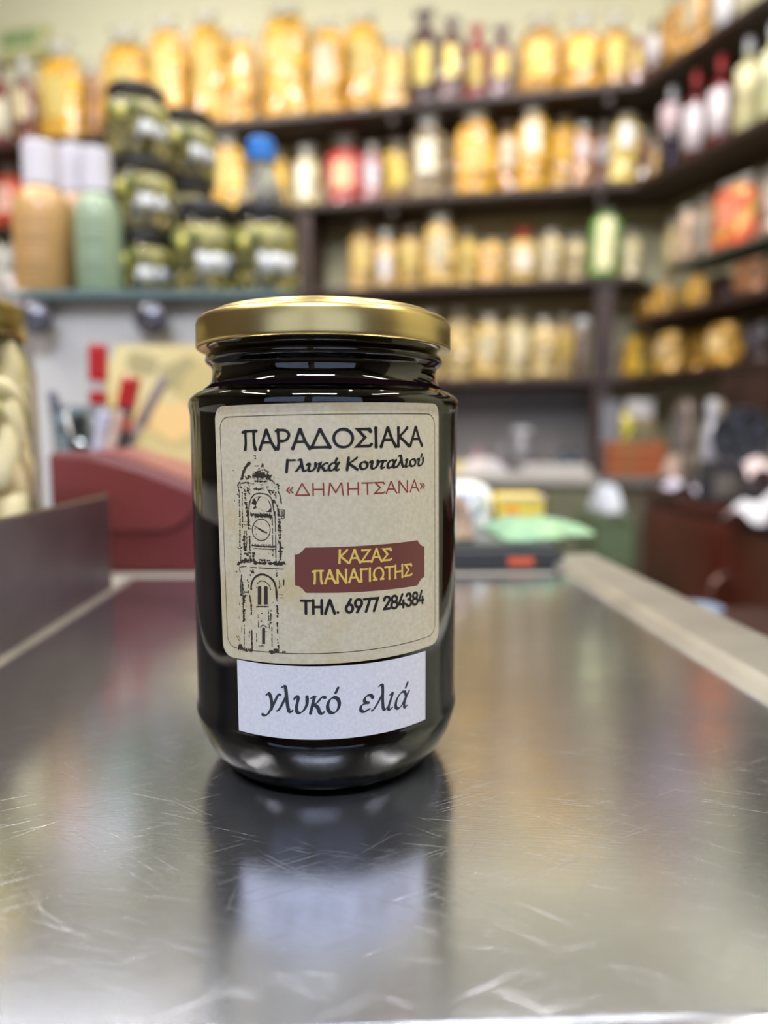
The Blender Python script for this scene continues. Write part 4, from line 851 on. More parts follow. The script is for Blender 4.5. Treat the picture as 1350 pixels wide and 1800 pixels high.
mb = MB(); mb.lathe([(0, 0), (0.02, 0.0), (0.03, 0.015), (0.026, 0.05), (0, 0.056)], 24); o = mb.build('motor', M_DK, tp, smooth=True, loc=(0, 0.008, cz)); o.rotation_euler = (R(-90), 0, 0)
def cabitem(px, py, Y): q = at_y(px, py, Y); return q
q = at_y(1275, 725, 1.63); boxthing('black_till', 'black boxy till standing left of the fan on the cabinet', 'till', q.x - 0.04, q.x + 0.05, 1.61, 1.67, CZ + 0.001, CZ + 0.10, mat('till_black', (50, 50, 58), 0.35), [('keypad', 0.1, 0.9, 0.15, 0.7, mat('till_keys', (112, 108, 106), 0.4), 0.002)], rz=0.1)
q = at_y(1262, 722, 1.86); bottle('steel_flask', 'shiny silver flask glinting left of the desk fan', 'flask', None, Vector((q.x, 1.89, CZ + 0.001)), 0, 0.05, q.z - CZ + 0.03, (176, 176, 190), (200, 200, 210), None, shoulder=0.6, neck=0.5)
q = at_y(1345, 745, 1.6); bag('paper_bag', 'white crumpled bag at the right edge behind the papers', 'bag', None, Vector((q.x + 0.02, 1.62, CZ + 0.024)), 0.2, 0.06, 0.06, (180, 176, 196), None, top='none', fill=1.0)
# corner worktop behind the cabinet with crate
crn = empty('corner_worktop', (0, 0, 0), label='dark corner worktop joining the back and right walls', cat='worktop')
a = CF - DB * 0.118 - NB * 0.0; q0 = CF - DB * 0.128 - NB * 0.3; q1 = CF + DR * 0.5 ; q1b = q1 + NR * (WT - EPS)
cpoly = [(q0.x + 0.012, q0.y), (CX + 0.30, 1.95), (q1b.x, q1b.y), (CORNER.x - 0.012, CORNER.y - 0.012), ((wr + DB * 0.012).x, (wr + DB * 0.012).y)]
MB().prism(cpoly, WZ - 0.03, WZ).build('worktop', mat('worktop_grey', (112, 106, 104), 0.4), crn, weld=True)
cen = Vector((sum(a_[0] for a_ in cpoly) / 5, sum(a_[1] for a_ in cpoly) / 5))
MB().prism([(cen.x + (a_ - cen.x) * .93, cen.y + (b_ - cen.y) * .93) for a_, b_ in cpoly], 0, WZ - 0.03).build('cupboard_body', mat('cupboard_dark', (88, 84, 70), 0.5), crn, weld=True)
Yc = 2.26; q = at_y(1112, 830, Yc); wq = 92 * Yc / F
cr = empty('wooden_crate', (q.x, Yc, WZ + 0.001), angB, label='orange brown wooden crate in the corner under the shelves', cat='crate')
M_CR = mat('crate_wood', (150, 96, 56), 0.5, noise=(12, (172, 84, 50), 0.9)); ch = at_y(1112, 776, Yc).z - WZ
for s_ in (-1, 1):
    for k in range(3):
        MB().box((-wq / 2, s_ * 0.07 - 0.004, ch * (k * 0.345 + 0.01)), (wq / 2, s_ * 0.07 + 0.004, ch * (k * 0.345 + 0.30))).build('slat', M_CR, cr)
        MB().box((s_ * wq / 2 - 0.004, -0.064, ch * (k * 0.345 + 0.01)), (s_ * wq / 2 + 0.004, 0.064, ch * (k * 0.345 + 0.30))).build('slat', M_CR, cr)
for sx_ in (-1, 1):
    for sy_ in (-1, 1):
        MB().box((sx_ * (wq / 2 - 0.012) - 0.006, sy_ * 0.058 - 0.006, 0), (sx_ * (wq / 2 - 0.012) + 0.006, sy_ * 0.058 + 0.006, ch)).build('corner_post', M_CR, cr)
MB().box((-wq / 2 + 0.005, -0.062, 0.003), (wq / 2 - 0.005, 0.062, 0.008)).build('crate_floor', M_CR, cr)
def ballthing(name, label, cat, px, py, Y, rad, col, rest, group=None):
    q = at_y(px, py, Y); o = empty(name, (q.x, Y, rest), label=label, cat=cat, group=group)
    MB().ball((0, 0, rad), rad * 0.95, rad * 0.95, rad, 18, 10).build('flesh', mat('fruit_%d_%d_%d' % col, col, 0.4, noise=(60, tuple(int(c * .85) for c in col), .5)), o, smooth=True)
    MB().lathe([(0, 2 * rad - 0.002), (0.004, 2 * rad - 0.002), (0.003, 2 * rad + 0.006), (0, 2 * rad + 0.006)], 8).build('stem', mat('stem', (90, 100, 50), 0.6), o)
    return o
# goods heaped in and above the crate
heap('green_leaves_pack', 'dark green leafy pack lying in the wooden crate', 'pack', (q.x + 0.01, Yc, WZ + 0.0095), 0.06, 0.045, ch + 0.03, None, seed=6, m=mat('leaf_green', (52, 72, 48), 0.6, noise=(40, (120, 112, 80), .8)))
q2 = at_y(1120, 734, Yc); tb = bag('lemon_net', 'bright yellow round packet above the wooden crate', 'packet', None, Vector((q2.x, Yc + 0.115, WZ + 0.001)), 0, 0.05, q2.z + 0.03 - WZ, (214, 200, 30), None, top='none', fill=1.0)
q2 = at_y(1160, 712, Yc); boxthing('white_box', 'white box behind the bright yellow packet', 'box', q2.x - 0.045, q2.x + 0.045, Yc + 0.16, Yc + 0.20, WZ + .001, at_y(1160, 703, Yc + .16).z, mat('box_greywhite', (190, 188, 190), 0.5), [('band', 0, 1, 0.2, 0.75, mat('box_band', (142, 122, 92), 0.5), .001)], rz=angB)
q2 = at_y(1180, 815, 2.1); heap('onion_bag', 'pale pink bundle beside the wooden crate', 'bundle', (q2.x - 0.01, 2.06, WZ + 0.001), 0.032, 0.034, 0.065, None, seed=15, m=mat('pink_bundle', (186, 160, 148), 0.6))
q2 = at_y(1205, 740, 2.05); bag('flour_bag', 'brownish grey sack standing in the corner behind the cabinet', 'sack', None, Vector((q2.x + 0.03, 2.12, WZ + 0.001)), angR, 0.08, at_y(1205, 700, 2.05).z - WZ, (124, 110, 102), (112, 108, 110), top='none', fill=1.0)
q2 = at_y(1240, 760, 2.0); bag('flour_bag', 'tan grey sack between the steel flask and the corner', 'sack', None, Vector((q2.x + 0.03, 2.0, WZ + 0.001)), angR, 0.07, at_y(1240, 705, 2.0).z - WZ, (132, 118, 96), None, top='none', fill=1.0)
q2 = at_y(1085, 760, 2.3); boxthing('grey_box', 'blue grey box beside the brown upright in the corner', 'box', q2.x - 0.035, q2.x + 0.03, 2.345, 2.39, WZ + .001, at_y(1085, 705, 2.345).z, mat('box_bluegrey', (108, 108, 118), 0.5), [('panel', .1, .9, .1, .9, mat('box_panel', (122, 122, 130), .5), .001)], rz=angB)
# white sack over a green crate on the floor in front of the cupboards
gy = 1.62; g0 = at_y(1052, 900, gy).x; g1 = at_y(1118, 900, gy).x
cz_ = at_y(1085, 905, gy).z
gc = empty('plastic_crate', ((g0 + g1) / 2, gy + 0.1, 0.0), label='tall dull green plastic crate standing left of the wooden cabinet', cat='crate')
hw_ = (g1 - g0) / 2 - 0.002
M_GC = mat('crate_green', (104, 126, 98), 0.5, noise=(7, (72, 78, 58), .9))
MB().box((-hw_, -0.1, 0), (hw_, 0.1, cz_)).build('body', M_GC, gc, bevel=0.006)
for k in range(5): MB().box((-hw_ * 0.9, -0.106, cz_ * (0.3 + 0.13 * k)), (hw_ * 0.9, -0.1, cz_ * (0.3 + 0.13 * k) + 0.05)).build('rib', mat('crate_green_dark', (78, 88, 66), 0.5), gc, bevel=0.002)
heap('white_sack', 'pale blue white plastic sack on the green crate', 'sack', ((g0 + g1) / 2, gy + 0.08, cz_ + 0.001), hw_ * 0.93, 0.08, (at_y(1085, 845, gy).z - cz_) * 0.8, None, seed=8, m=mat('sack_white', (186, 192, 204), 0.5, bump=(20, .5, .01)), amp=0.05)
# small round things low on the right, on a low stool by the counter
st = empty('low_stool', (0.40, 0.86, 0), label='low dark stool behind the rim carrying a pale blue bowl', cat='stool')
sz = at_y(1228, 1100, 0.86).z
MB().box((-0.1, -0.1, sz - 0.03), (0.14, 0.1, sz)).build('seat', M_WOOD, st, bevel=0.004)
for a_ in (-0.085, 0.125):
    for b__ in (-0.085, 0.085): MB().box((a_ - .012, b__ - .012, 0), (a_ + .012, b__ + .012, sz - 0.03)).build('leg', M_WOOD, st)
q2 = at_y(1228, 1060, 0.86)
bo = MB().lathe([(0, 0), (0.014, 0), (0.026, 0.014), (0.030, 0.024), (0.028, 0.025), (0.022, 0.014), (0, 0.004)], 32).build('bowl', mat('bowl_blue', (120, 132, 156), 0.45), None, smooth=True, weld=True); bo.location = (q2.x, 0.86, sz + .0005); tag(bo, 'pale blue bowl low behind the right rim of the tray', 'bowl')
# ================================================================== the jar in front
JX, JY = -0.0171, 0.205
mm = 0.001
jar = empty('preserve_jar', (JX, JY, TZ + 0.0002), label='dark glass jar of spoon sweet with gold lid in front', cat='jar')
out = [(0, 1.2), (20, 1.0), (25.5, 0.15), (27.5, 0.0), (29.5, 0.35), (32.5, 2.6), (35.2, 6.0), (37.2, 10.0), (38.2, 13.6), (38.7, 15.8), (38.75, 17.0), (38.4, 18.2), (38.3, 20), (38.3, 30), (38.3, 50), (38.3, 70), (38.3, 90), (38.3, 99.6),
       (38.36, 100.3), (38.5, 101.2), (38.68, 102.2), (38.72, 103.3), (38.4, 104.4), (37.5, 105.4), (35.9, 106.4), (34.1, 107.2), (33.0, 108.2), (32.3, 109.6), (32.0, 111.4), (31.95, 112.6), (32.4, 113.6), (33.4, 114.3), (33.9, 115.2), (33.7, 116.2), (32.7, 116.9), (32.5, 117.8), (33.0, 118.8), (33.1, 120.0), (32.4, 121.2), (32.3, 125.0), (31.0, 126.0)]
inn0 = [(29.6, 125.5), (29.7, 121), (30.0, 113), (30.9, 110.0), (34.4, 107.3), (36.3, 104.6), (36.7, 102), (35.9, 98.5), (35.9, 60), (35.9, 19), (37.2, 14.2), (36.2, 10.6), (34.3, 6.9), (31.6, 3.9), (28.5, 2.0), (26.5, 1.7), (0, 2.2)]
inn = inn0
prof = [(a * mm, b * mm) for a, b in out + [(0, 126.0)]]
M_JAR = mat('jar_glass', (244, 248, 248), 0.0, trans=1.0, ior=1.5)
MB().lathe(prof, 128).build('glass_body', M_JAR, jar, smooth=True, weld=True)
g = 0.04
cin = [(0, 2.24)] + [(max(a - g, 0), b + (0.05 if b < 10 else 0)) for a, b in inn[::-1][1:-2]] + [(29.6, 119.5), (0, 119.8)]
M_SYR = mat('dark_syrup', (7, 6, 11), 0.5, noise=(30, (20, 7, 9), 0.6), spec=0.0)
MB().lathe([(a * mm, b * mm) for a, b in cin], 96).build('syrup', M_SYR, jar, smooth=True, weld=True)
# gold twist-off lid
lid = [(33.29, 119.13), (34.959, 118.479), (35.647, 118.2), (36.138, 118.479), (36.334, 119.13), (36.285, 120.06), (36.236, 121.734), (36.187, 124.71), (35.843, 125.826), (35.057, 126.57), (33.977, 126.849), (32.799, 126.942), (32.308, 127.314), (31.915, 127.965), (31.228, 128.337), (30.442, 128.151), (29.951, 127.5), (29.067, 126.942), (14.73, 127.035), (0, 127.035)]
lidin = [(0, 126.35), (33.2, 126.3), (33.3, 125.6), (33.3, 119.2)]
M_LID = bpy.data.materials.new('jar_lid_gold'); M_LID.use_nodes = True
nt = M_LID.node_tree; b = nt.nodes['Principled BSDF']; b.inputs['Base Color'].default_value = rgb((184, 164, 110)); b.inputs['Metallic'].default_value = 1; b.inputs['Roughness'].default_value = 0.3
tc = nt.nodes.new('ShaderNodeTexCoord'); t = nt.nodes.new('ShaderNodeTexNoise'); t.inputs['Scale'].default_value = 1600; t.inputs['Detail'].default_value = 4
bb = nt.nodes.new('ShaderNodeBump'); bb.inputs['Strength'].default_value = 0.25; bb.inputs['Distance'].default_value = 0.00006
nt.links.new(tc.outputs['Object'], t.inputs[0]); nt.links.new(t.outputs['Fac'], bb.inputs['Height']); nt.links.new(bb.outputs[0], b.inputs['Normal'])
MB().lathe([(a * mm, b_ * mm) for a, b_ in lid + lidin], 128).build('lid', M_LID, jar, smooth=True, weld=True)

# ---- label space: (s, z) in mm; s along the glass from the point nearest the camera, z above the tray
RAD = 38.3
Jc = Vector((JX, JY)); cdir = -Jc.normalized(); rdir = Vector((-cdir.y, cdir.x))
def lab(px, py):
    d = ray(px, py); r = (RAD + 0.2) * mm
    a = d.x ** 2 + d.y ** 2; b = -2 * (d.x * JX + d.y * JY); c = JX ** 2 + JY ** 2 - r * r
    disc = b * b - 4 * a * c
    t = (-b - math.sqrt(max(disc, 0))) / (2 * a)
    p = Vector((d.x * t - JX, d.y * t - JY)); ang = math.atan2(p.dot(rdir), p.dot(cdir))
    return ang * RAD, (EYE - TZ + d.z * t) / mm
def swell(z):                             # the glass swells a little under the shoulder
    P = [(99.6, 0), (100.3, 0.06), (101.2, 0.2), (102.2, 0.38), (104, 0.45)]
    if z <= P[0][0]: return 0.0
    for (a, b), (c, d) in zip(P, P[1:]):
        if z <= c: return b + (d - b) * (z - a) / (c - a)
    return P[-1][1]
def wrap(s, z, off):                      # to the jar's own coordinates
    a = s / RAD; r = (RAD + off + swell(z)) * mm
    v = (cdir * math.cos(a) + rdir * math.sin(a)) * r
    return (v.x, v.y, z * mm)
def patch(outline_fn, off0, off1, name, m, nx=48, nz=24):
    """outline_fn(u, v) for u, v in 0..1 gives (s, z); a thin sheet wrapped on the glass"""
    vs = [wrap(*outline_fn(j / nx, i / nz), off1) for i in range(nz + 1) for j in range(nx + 1)]
    fs = [(i * (nx + 1) + j, i * (nx + 1) + j + 1, (i + 1) * (nx + 1) + j + 1, (i + 1) * (nx + 1) + j) for i in range(nz) for j in range(nx)]
    n = len(vs); vs += [wrap(*outline_fn(j / nx, i / nz), off0) for i in range(nz + 1) for j in range(nx + 1)]
    fs += [tuple(n + q for q in f[::-1]) for f in fs]
    bd = [j for j in range(nx + 1)] + [i * (nx + 1) + nx for i in range(1, nz + 1)] + [nz * (nx + 1) + j for j in range(nx - 1, -1, -1)] + [i * (nx + 1) for i in range(nz - 1, 0, -1)]
    fs += [(bd[k], n + bd[k], n + bd[(k + 1) % len(bd)], bd[(k + 1) % len(bd)]) for k in range(len(bd))]
    return MB().add(vs, fs).build(name, m, jar, smooth=False)
def rounded(w_, h_, r, tilt, c):
    """map the unit square to a rounded rectangle, turned by tilt about c"""
    def f(u, v):
        x, y = (u - 0.5) * w_, (v - 0.5) * h_
        ex, ey = abs(x) - (w_ / 2 - r), abs(y) - (h_ / 2 - r)
        if ex > 0 and ey > 0:
            k = max(ex, ey) / math.hypot(ex, ey)
            x = math.copysign(w_ / 2 - r + ex * k, x); y = math.copysign(h_ / 2 - r + ey * k, y)
        return c[0] + x * math.cos(tilt) - y * math.sin(tilt), c[1] + x * math.sin(tilt) + y * math.cos(tilt)
    return f
sl = lab(385, 940)[0]; sr = lab(771, 940)[0]; zt = lab(590, 706)[1]; zb = lab(575, 1168)[1]
zt = min(zt, 102.1)
a0_ = lab(428, 792); a1_ = lab(738, 784); c0_ = lab(549.6, 1027.8); c1_ = lab(722.6, 1014)
print('LAB', sl, sr, zt, zb, 'tilt', math.degrees(math.atan2(a1_[1] - a0_[1], a1_[0] - a0_[0])), math.degrees(math.atan2(c1_[1] - c0_[1], c1_[0] - c0_[0])))
TILT = R(1.0); LC = ((sl + sr) / 2, (zt + zb) / 2); LW_, LH_ = sr - sl, zt - zb
# paper materials
def paper(name, c1, c2, c3, blotch, fine):
    m = bpy.data.materials.new(name); m.use_nodes = True; nt = m.node_tree; N = nt.nodes; L = nt.links; b = N['Principled BSDF']
    b.inputs['Roughness'].default_value = 0.42; b.inputs['Specular IOR Level'].default_value = 0.45
    tc = N.new('ShaderNodeTexCoord')
    def nz(scale, detail, lo, hi):
        t = N.new('ShaderNodeTexNoise'); t.inputs['Scale'].default_value = scale; t.inputs['Detail'].default_value = detail
        r = N.new('ShaderNodeMapRange'); r.inputs[1].default_value = lo; r.inputs[2].default_value = hi
        L.new(tc.outputs['Object'], t.inputs[0]); L.new(t.outputs['Fac'], r.inputs[0]); return r.outputs[0]
    x1 = N.new('ShaderNodeMix'); x1.data_type = 'RGBA'; x1.inputs[6].default_value = rgb(c1); x1.inputs[7].default_value = rgb(c2); L.new(nz(fine, 6, 0.3, 0.7), x1.inputs[0])
    x2 = N.new('ShaderNodeMix'); x2.data_type = 'RGBA'; x2.inputs[7].default_value = rgb(c3); L.new(x1.outputs[2], x2.inputs[6])
    q = N.new('ShaderNodeMath'); q.operation = 'MULTIPLY'; q.inputs[1].default_value = blotch; L.new(nz(70, 7, 0.54, 0.74), q.inputs[0]); L.new(q.outputs[0], x2.inputs[0])
    L.new(x2.outputs[2], b.inputs['Base Color'])
    bp = N.new('ShaderNodeBump'); bp.inputs['Strength'].default_value = 0.2; bp.inputs['Distance'].default_value = 0.00005
    t = N.new('ShaderNodeTexNoise'); t.inputs['Scale'].default_value = 2500; L.new(tc.outputs['Object'], t.inputs[0]); L.new(t.outputs['Fac'], bp.inputs['Height']); L.new(bp.outputs[0], b.inputs['Normal'])
    return m
M_LABEL = paper('aged_label_paper', (206, 200, 184), (190, 183, 165), (190, 168, 112), 0.6, 900)
M_NOTE = paper('white_note_paper', (222, 224, 240), (206, 209, 230), (206, 209, 228), 0.5, 1200)
patch(rounded(LW_, LH_, 3.4, TILT, LC), 0.08, 0.2, 'printed_label', M_LABEL, 64, 64)['label'] = 'aged beige printed label with clock tower'
w0 = lab(419, 1279); w1 = lab(748, 1276); wt = lab(745, 1158)
zlow = lab(585, 1299)[1]; zlow = (zlow + (w0[1] + w1[1]) / 2) / 2
zlow = max(zlow, 18.4)
print('NOTE', w0, w1, wt, zlow)
nf = rounded(w1[0] - w0[0], 37.6 - zlow, 0.05, R(0.3), ((w0[0] + w1[0]) / 2, (37.6 + zlow) / 2))
patch(nf, 0.02, 0.075, 'white_note', M_NOTE, 48, 8)['label'] = 'white paper strip with handwritten style lettering'
def lz(u, v, tilt=TILT): return LC[0] + u * math.cos(tilt) - v * math.sin(tilt), LC[1] + u * math.sin(tilt) + v * math.cos(tilt)

# ---- ink
def catmull(p, step=0.12):
    if len(p) < 3: return line(p, step)
    q = [p[0]] + list(p) + [p[-1]]; res = []
    for i in range(1, len(q) - 2):
        a, b, c, d = q[i - 1], q[i], q[i + 1], q[i + 2]; n = max(2, int(math.dist(b, c) / step))
        for k in range(n):
            t = k / n
            res.append(tuple(0.5 * (2 * b[j] + (c[j] - a[j]) * t + (2 * a[j] - 5 * b[j] + 4 * c[j] - d[j]) * t * t + (3 * b[j] - a[j] - 3 * c[j] + d[j]) * t ** 3) for j in (0, 1)))
    return res + [tuple(p[-1])]
def line(p, step=0.6):
    res = []
    for a, b in zip(p, p[1:]):
        n = max(1, int(math.dist(a, b) / step))
        res += [(a[0] + (b[0] - a[0]) * k / n, a[1] + (b[1] - a[1]) * k / n) for k in range(n)]
    return res + [tuple(p[-1])]
class Ink:
    def __init__(s, off): s.mb = MB(); s.off = off; s.k = 0
    def ribbon(s, pts, width, cap=True):
        """pts in mm; width(i, direction, t) half width"""
        s.k += 1; off = s.off + 0.0004 * (s.k % 24)
        L_, Rr = [], []
        n = len(pts)
        if n < 2: return
        for i, p in enumerate(pts):
            a = pts[max(i - 1, 0)]; b = pts[min(i + 1, n - 1)]; dx, dy = b[0] - a[0], b[1] - a[1]; l = math.hypot(dx, dy) or 1e-6
            if 0 < i < n - 1:      # mitre
                d1 = (p[0] - a[0], p[1] - a[1]); d2 = (b[0] - p[0], b[1] - p[1]); l1 = math.hypot(*d1) or 1e-6; l2 = math.hypot(*d2) or 1e-6
                cs = max(0.35, math.sqrt(max(0, (1 + (d1[0] * d2[0] + d1[1] * d2[1]) / (l1 * l2)) / 2)))
            else: cs = 1
            h = width(i / (n - 1), math.atan2(dy, dx)) / cs; nx, ny = -dy / l, dx / l
            L_.append((p[0] + nx * h, p[1] + ny * h)); Rr.append((p[0] - nx * h, p[1] - ny * h))
        vs = []
        for a, b in zip(L_, Rr): vs += [wrap(*a, off), wrap(*b, off)]
        s.mb.add(vs, [(2 * i, 2 * i + 1, 2 * i + 3, 2 * i + 2) for i in range(n - 1)])
        if cap:
            for p, t, d in ((pts[0], 0, 0), (pts[-1], 1, 0)):
                a = pts[1] if t == 0 else pts[-2]; ang = math.atan2(p[1] - a[1], p[0] - a[0]); h = width(t, ang)
                s.poly([(p[0] + h * math.cos(ang + k), p[1] + h * math.sin(ang + k)) for k in (-1.57, -1.0, -0.5, 0, 0.5, 1.0, 1.57)], off)
    def poly(s, pts, off=None):
        if off is None: s.k += 1; off = s.off + 0.0004 * (s.k % 24)
        if len(pts) > 9:
            s.mb.add([wrap(*p, off) for p in pts], [tuple(range(len(pts)))]); return
        n = len(pts); cx = sum(p[0] for p in pts) / n; cy = sum(p[1] for p in pts) / n
        s.mb.add([wrap(cx, cy, off)] + [wrap(*p, off) for p in pts], [(0, 1 + (i + 1) % n, 1 + i) for i in range(n)][::-1])
    def build(s, name, col):
        return s.mb.build(name, mat('ink_%d_%d_%d' % col, col, 0.5, spec=0.3), jar)
def ell(cx, cy, rx, ry, a0=0, a1=360, n=16): return [(cx + rx * math.cos(R(a0 + (a1 - a0) * k / n)), cy + ry * math.sin(R(a0 + (a1 - a0) * k / n))) for k in range(n + 1)]
l_, s_ = 'l', 's'
G = {   # character: (advance, strokes); unit = cap height; s smooth, l straight
 'Π': (.86, [(l_, [(.02, .93), (.14, .985), (.74, .985)]), (l_, [(.17, .97), (.17, .3), (.13, 0)]), (l_, [(.60, .97), (.60, .3), (.66, 0)])]),
 'Α': (.80, [(l_, [(.03, 0), (.36, 1)]), (l_, [(.38, 1), (.60, .32), (.76, 0)]), (l_, [(.17, .36), (.58, .36)])]),
 'Ρ': (.72, [(l_, [(.08, 0), (.13, .3), (.11, 1)]), (s_, [(.02, .95), (.25, 1), (.48, .95), (.6, .75), (.52, .52), (.36, .42), (.24, .42)])]),
 'Δ': (.94, [(l_, [(.05, .03), (.42, .98)]), (l_, [(.44, .98), (.84, .03)]), (l_, [(.05, .04), (.84, .04)])]),
 'Ο': (1.04, [(s_, ell(.48, .5, .41, .48, 90, 450))]),
 'Σ': (.76, [(l_, [(.66, .84), (.60, .96), (.08, .96), (.40, .52), (.04, .05), (.60, .05), (.70, .14)])]),
 'Ι': (.36, [(l_, [(.15, 0), (.15, 1)])]),
 'Κ': (.74, [(l_, [(.10, 0), (.12, 1)]), (s_, [(.60, 1), (.42, .78), (.16, .52)]), (l_, [(.16, .52), (.45, .25), (.68, .0)])]),
 'Η': (.92, [(l_, [(.12, 0), (.12, 1)]), (l_, [(.72, 0), (.72, 1)]), (l_, [(.12, .5), (.72, .5)])]),
 'Μ': (1.1, [(l_, [(.08, 0), (.17, 1)]), (l_, [(.18, 1), (.50, .22)]), (l_, [(.50, .22), (.82, 1)]), (l_, [(.84, 1), (.93, 0)])]),
 'Τ': (.76, [(l_, [(.02, .96), (.70, .96)]), (l_, [(.36, .95), (.36, 0)])]),
 'Ν': (.92, [(l_, [(.12, 0), (.12, 1)]), (l_, [(.13, 1), (.72, 0)]), (l_, [(.73, 0), (.73, 1)])]),
 'Ζ': (.72, [(l_, [(.08, .95), (.60, .95), (.05, .05), (.64, .05)])]),
 'Γ': (.62, [(l_, [(.12, 0), (.12, .97)]), (l_, [(.08, .96), (.55, .96)])]),
 'Ω': (.98, [(l_, [(.08, .05), (.30, .05)]), (s_, [(.30, .06), (.12, .3), (.12, .66), (.3, .94), (.47, .98), (.64, .94), (.82, .66), (.82, .3), (.64, .06)]), (l_, [(.64, .05), (.86, .05)])]),
 'Λ': (.80, [(l_, [(.05, 0), (.36, 1)]), (l_, [(.38, 1), (.70, 0)])]),
 '«': (.56, [(l_, [(.24, .68), (.08, .45), (.24, .22)]), (l_, [(.44, .68), (.28, .45), (.44, .22)])]),
 '»': (.50, [(l_, [(.08, .68), (.24, .45), (.08, .22)]), (l_, [(.28, .68), (.44, .45), (.28, .22)])]),
 ' ': (.34, []), '.': (.3, [(l_, [(.12, .05), (.15, .05)])]),
 '6': (.66, [(l_, [(.42, 1), (.12, .46)]), (s_, ell(.32, .32, .24, .3, 90, 450))]),
 '9': (.66, [(l_, [(.22, 0), (.52, .54)]), (s_, ell(.32, .68, .24, .3, 90, 450))]),
 '7': (.60, [(l_, [(.06, .95), (.52, .95), (.22, 0)])]),
 '2': (.62, [(s_, [(.09, .72), (.13, .9), (.32, .98), (.5, .88), (.52, .70), (.42, .5), (.08, .05)]), (l_, [(.07, .05), (.54, .05)])]),
 '8': (.64, [(s_, ell(.31, .74, .21, .24, -90, 270)), (s_, ell(.31, .27, .25, .26, 90, 450))]),
 '4': (.66, [(l_, [(.36, 1), (.06, .25), (.60, .25)]), (l_, [(.46, .52), (.46, 0)])]),
 '3': (.62, [(s_, [(.08, .84), (.2, .98), (.42, .94), (.48, .74), (.38, .55), (.24, .54)]), (s_, [(.24, .54), (.44, .48), (.54, .28), (.44, .06), (.24, .02), (.07, .16)])]),
 'γ': (.54, [(s_, [(.06, .58), (.15, .67), (.24, .55), (.31, .30), (.32, .08)]), (s_, [(.60, .66), (.52, .62), (.36, .20), (.20, -.12), (.08, -.22), (-.02, -.20)])]),
 'λ': (.56, [(s_, [(.10, .94), (.18, 1.0), (.26, .92), (.36, .40), (.45, .08), (.54, .03), (.60, .09)]), (s_, [(.30, .62), (.18, .3), (.07, .07), (.0, .02)])]),
 'υ': (.60, [(s_, [(.05, .53), (.13, .64), (.20, .56), (.17, .26), (.20, .06), (.32, .01), (.46, .14), (.54, .36), (.52, .64)])]),
 'κ': (.62, [(s_, [(.06, .58), (.15, .65), (.18, .6), (.10, .0)]), (s_, [(.58, .62), (.46, .62), (.32, .44), (.18, .33)]), (s_, [(.20, .34), (.34, .24), (.44, .04), (.54, .0), (.60, .06)])]),
 'ο': (.58, [(s_, ell(.29, .31, .21, .30, 80, 440))]),
 'ό': (.58, [(s_, ell(.29, .31, .21, .30, 80, 440)), (l_, [(.32, .78), (.40, .98)])]),
 'ε': (.50, [(s_, [(.44, .54), (.34, .63), (.20, .60), (.14, .46), (.22, .35), (.32, .34)]), (s_, [(.24, .34), (.08, .24), (.08, .07), (.22, .0), (.42, .10)])]),
 'ι': (.32, [(s_, [(.05, .56), (.14, .64), (.16, .54), (.10, .12), (.16, .0), (.28, .08)])]),
 'α': (.64, [(s_, [(.48, .46), (.38, .62), (.22, .60), (.08, .36), (.09, .08), (.22, .0), (.36, .12), (.47, .40)]), (s_, [(.60, .64), (.50, .40), (.46, .10), (.54, .0), (.62, .07)])]),
 'ά': (.64, [(s_, [(.48, .46), (.38, .62), (.22, .60), (.08, .36), (.09, .08), (.22, .0), (.36, .12), (.47, .40)]), (s_, [(.60, .64), (.50, .40), (.46, .10), (.54, .0), (.62, .07)]), (l_, [(.40, .78), (.46, .98)])]),
 'τ': (.50, [(s_, [(.02, .52), (.10, .61), (.26, .60), (.46, .62)]), (s_, [(.26, .60), (.18, .14), (.24, .0), (.36, .07)])]),
 'ύ': (.60, [(s_, [(.05, .53), (.13, .64), (.20, .56), (.17, .26), (.20, .06), (.32, .01), (.46, .14), (.54, .36), (.52, .64)]), (l_, [(.34, .78), (.40, .98)])]),
}
def text(ink, string, pL, pR, cap, thick, thin, nib=30, slant=0.0, flare=0.0):
    L0, R0 = lab(*pL), lab(*pR)
    adv = sum(G[c][0] for c in string) - 0.1; d = math.dist(L0, R0); k = d / adv; ux, uy = (R0[0] - L0[0]) / d, (R0[1] - L0[1]) / d
    x = 0
    for c in string:
        for typ, pts in G[c][1]:
            P = []
            for a, b in pts:
                X = (x + a) * k + b * cap * slant; Y = b * cap
                P.append((L0[0] + ux * X - uy * Y, L0[1] + uy * X + ux * Y))
            P = catmull(P, 0.10) if typ == 's' else line(P, 0.25)
            def wd(t, ang):
                h = thin + (thick - thin) * abs(math.sin(ang - R(nib)))
                return h / 2 * cap * (1 + flare * (abs(2 * t - 1) ** 4))
            ink.ribbon(P, wd)
        x += G[c][0]
BLK = (26, 24, 26)
i1 = Ink(0.235)
text(i1, 'ΠΑΡΑΔΟΣΙΑΚΑ', (427, 791.5), (740, 784), lab(582, 755)[1] - lab(582, 788)[1], .17, .125, 20, flare=0.25)
i1.build('title_lettering', BLK); i1 = Ink(0.235)
text(i1, 'Γλυκά Κουταλιού', (500, 831), (742, 819.5), lab(620, 803)[1] - lab(620, 824)[1], .27, .12, 20, slant=0.14)
i1.build('script_lettering', BLK); i1 = Ink(0.235)
text(i1, 'ΤΗΛ. 6977 284384', (529, 1079.5), (744, 1061), lab(640, 1049)[1] - lab(640, 1072)[1], .22, .19, 0)
i1.build('phone_lettering', BLK)
i2 = Ink(0.235)
text(i2, '«ΔΗΜΗΤΣΑΝΑ»', (502, 872.5), (745, 864), lab(620, 847)[1] - lab(620, 868)[1], .13, .10, 20)
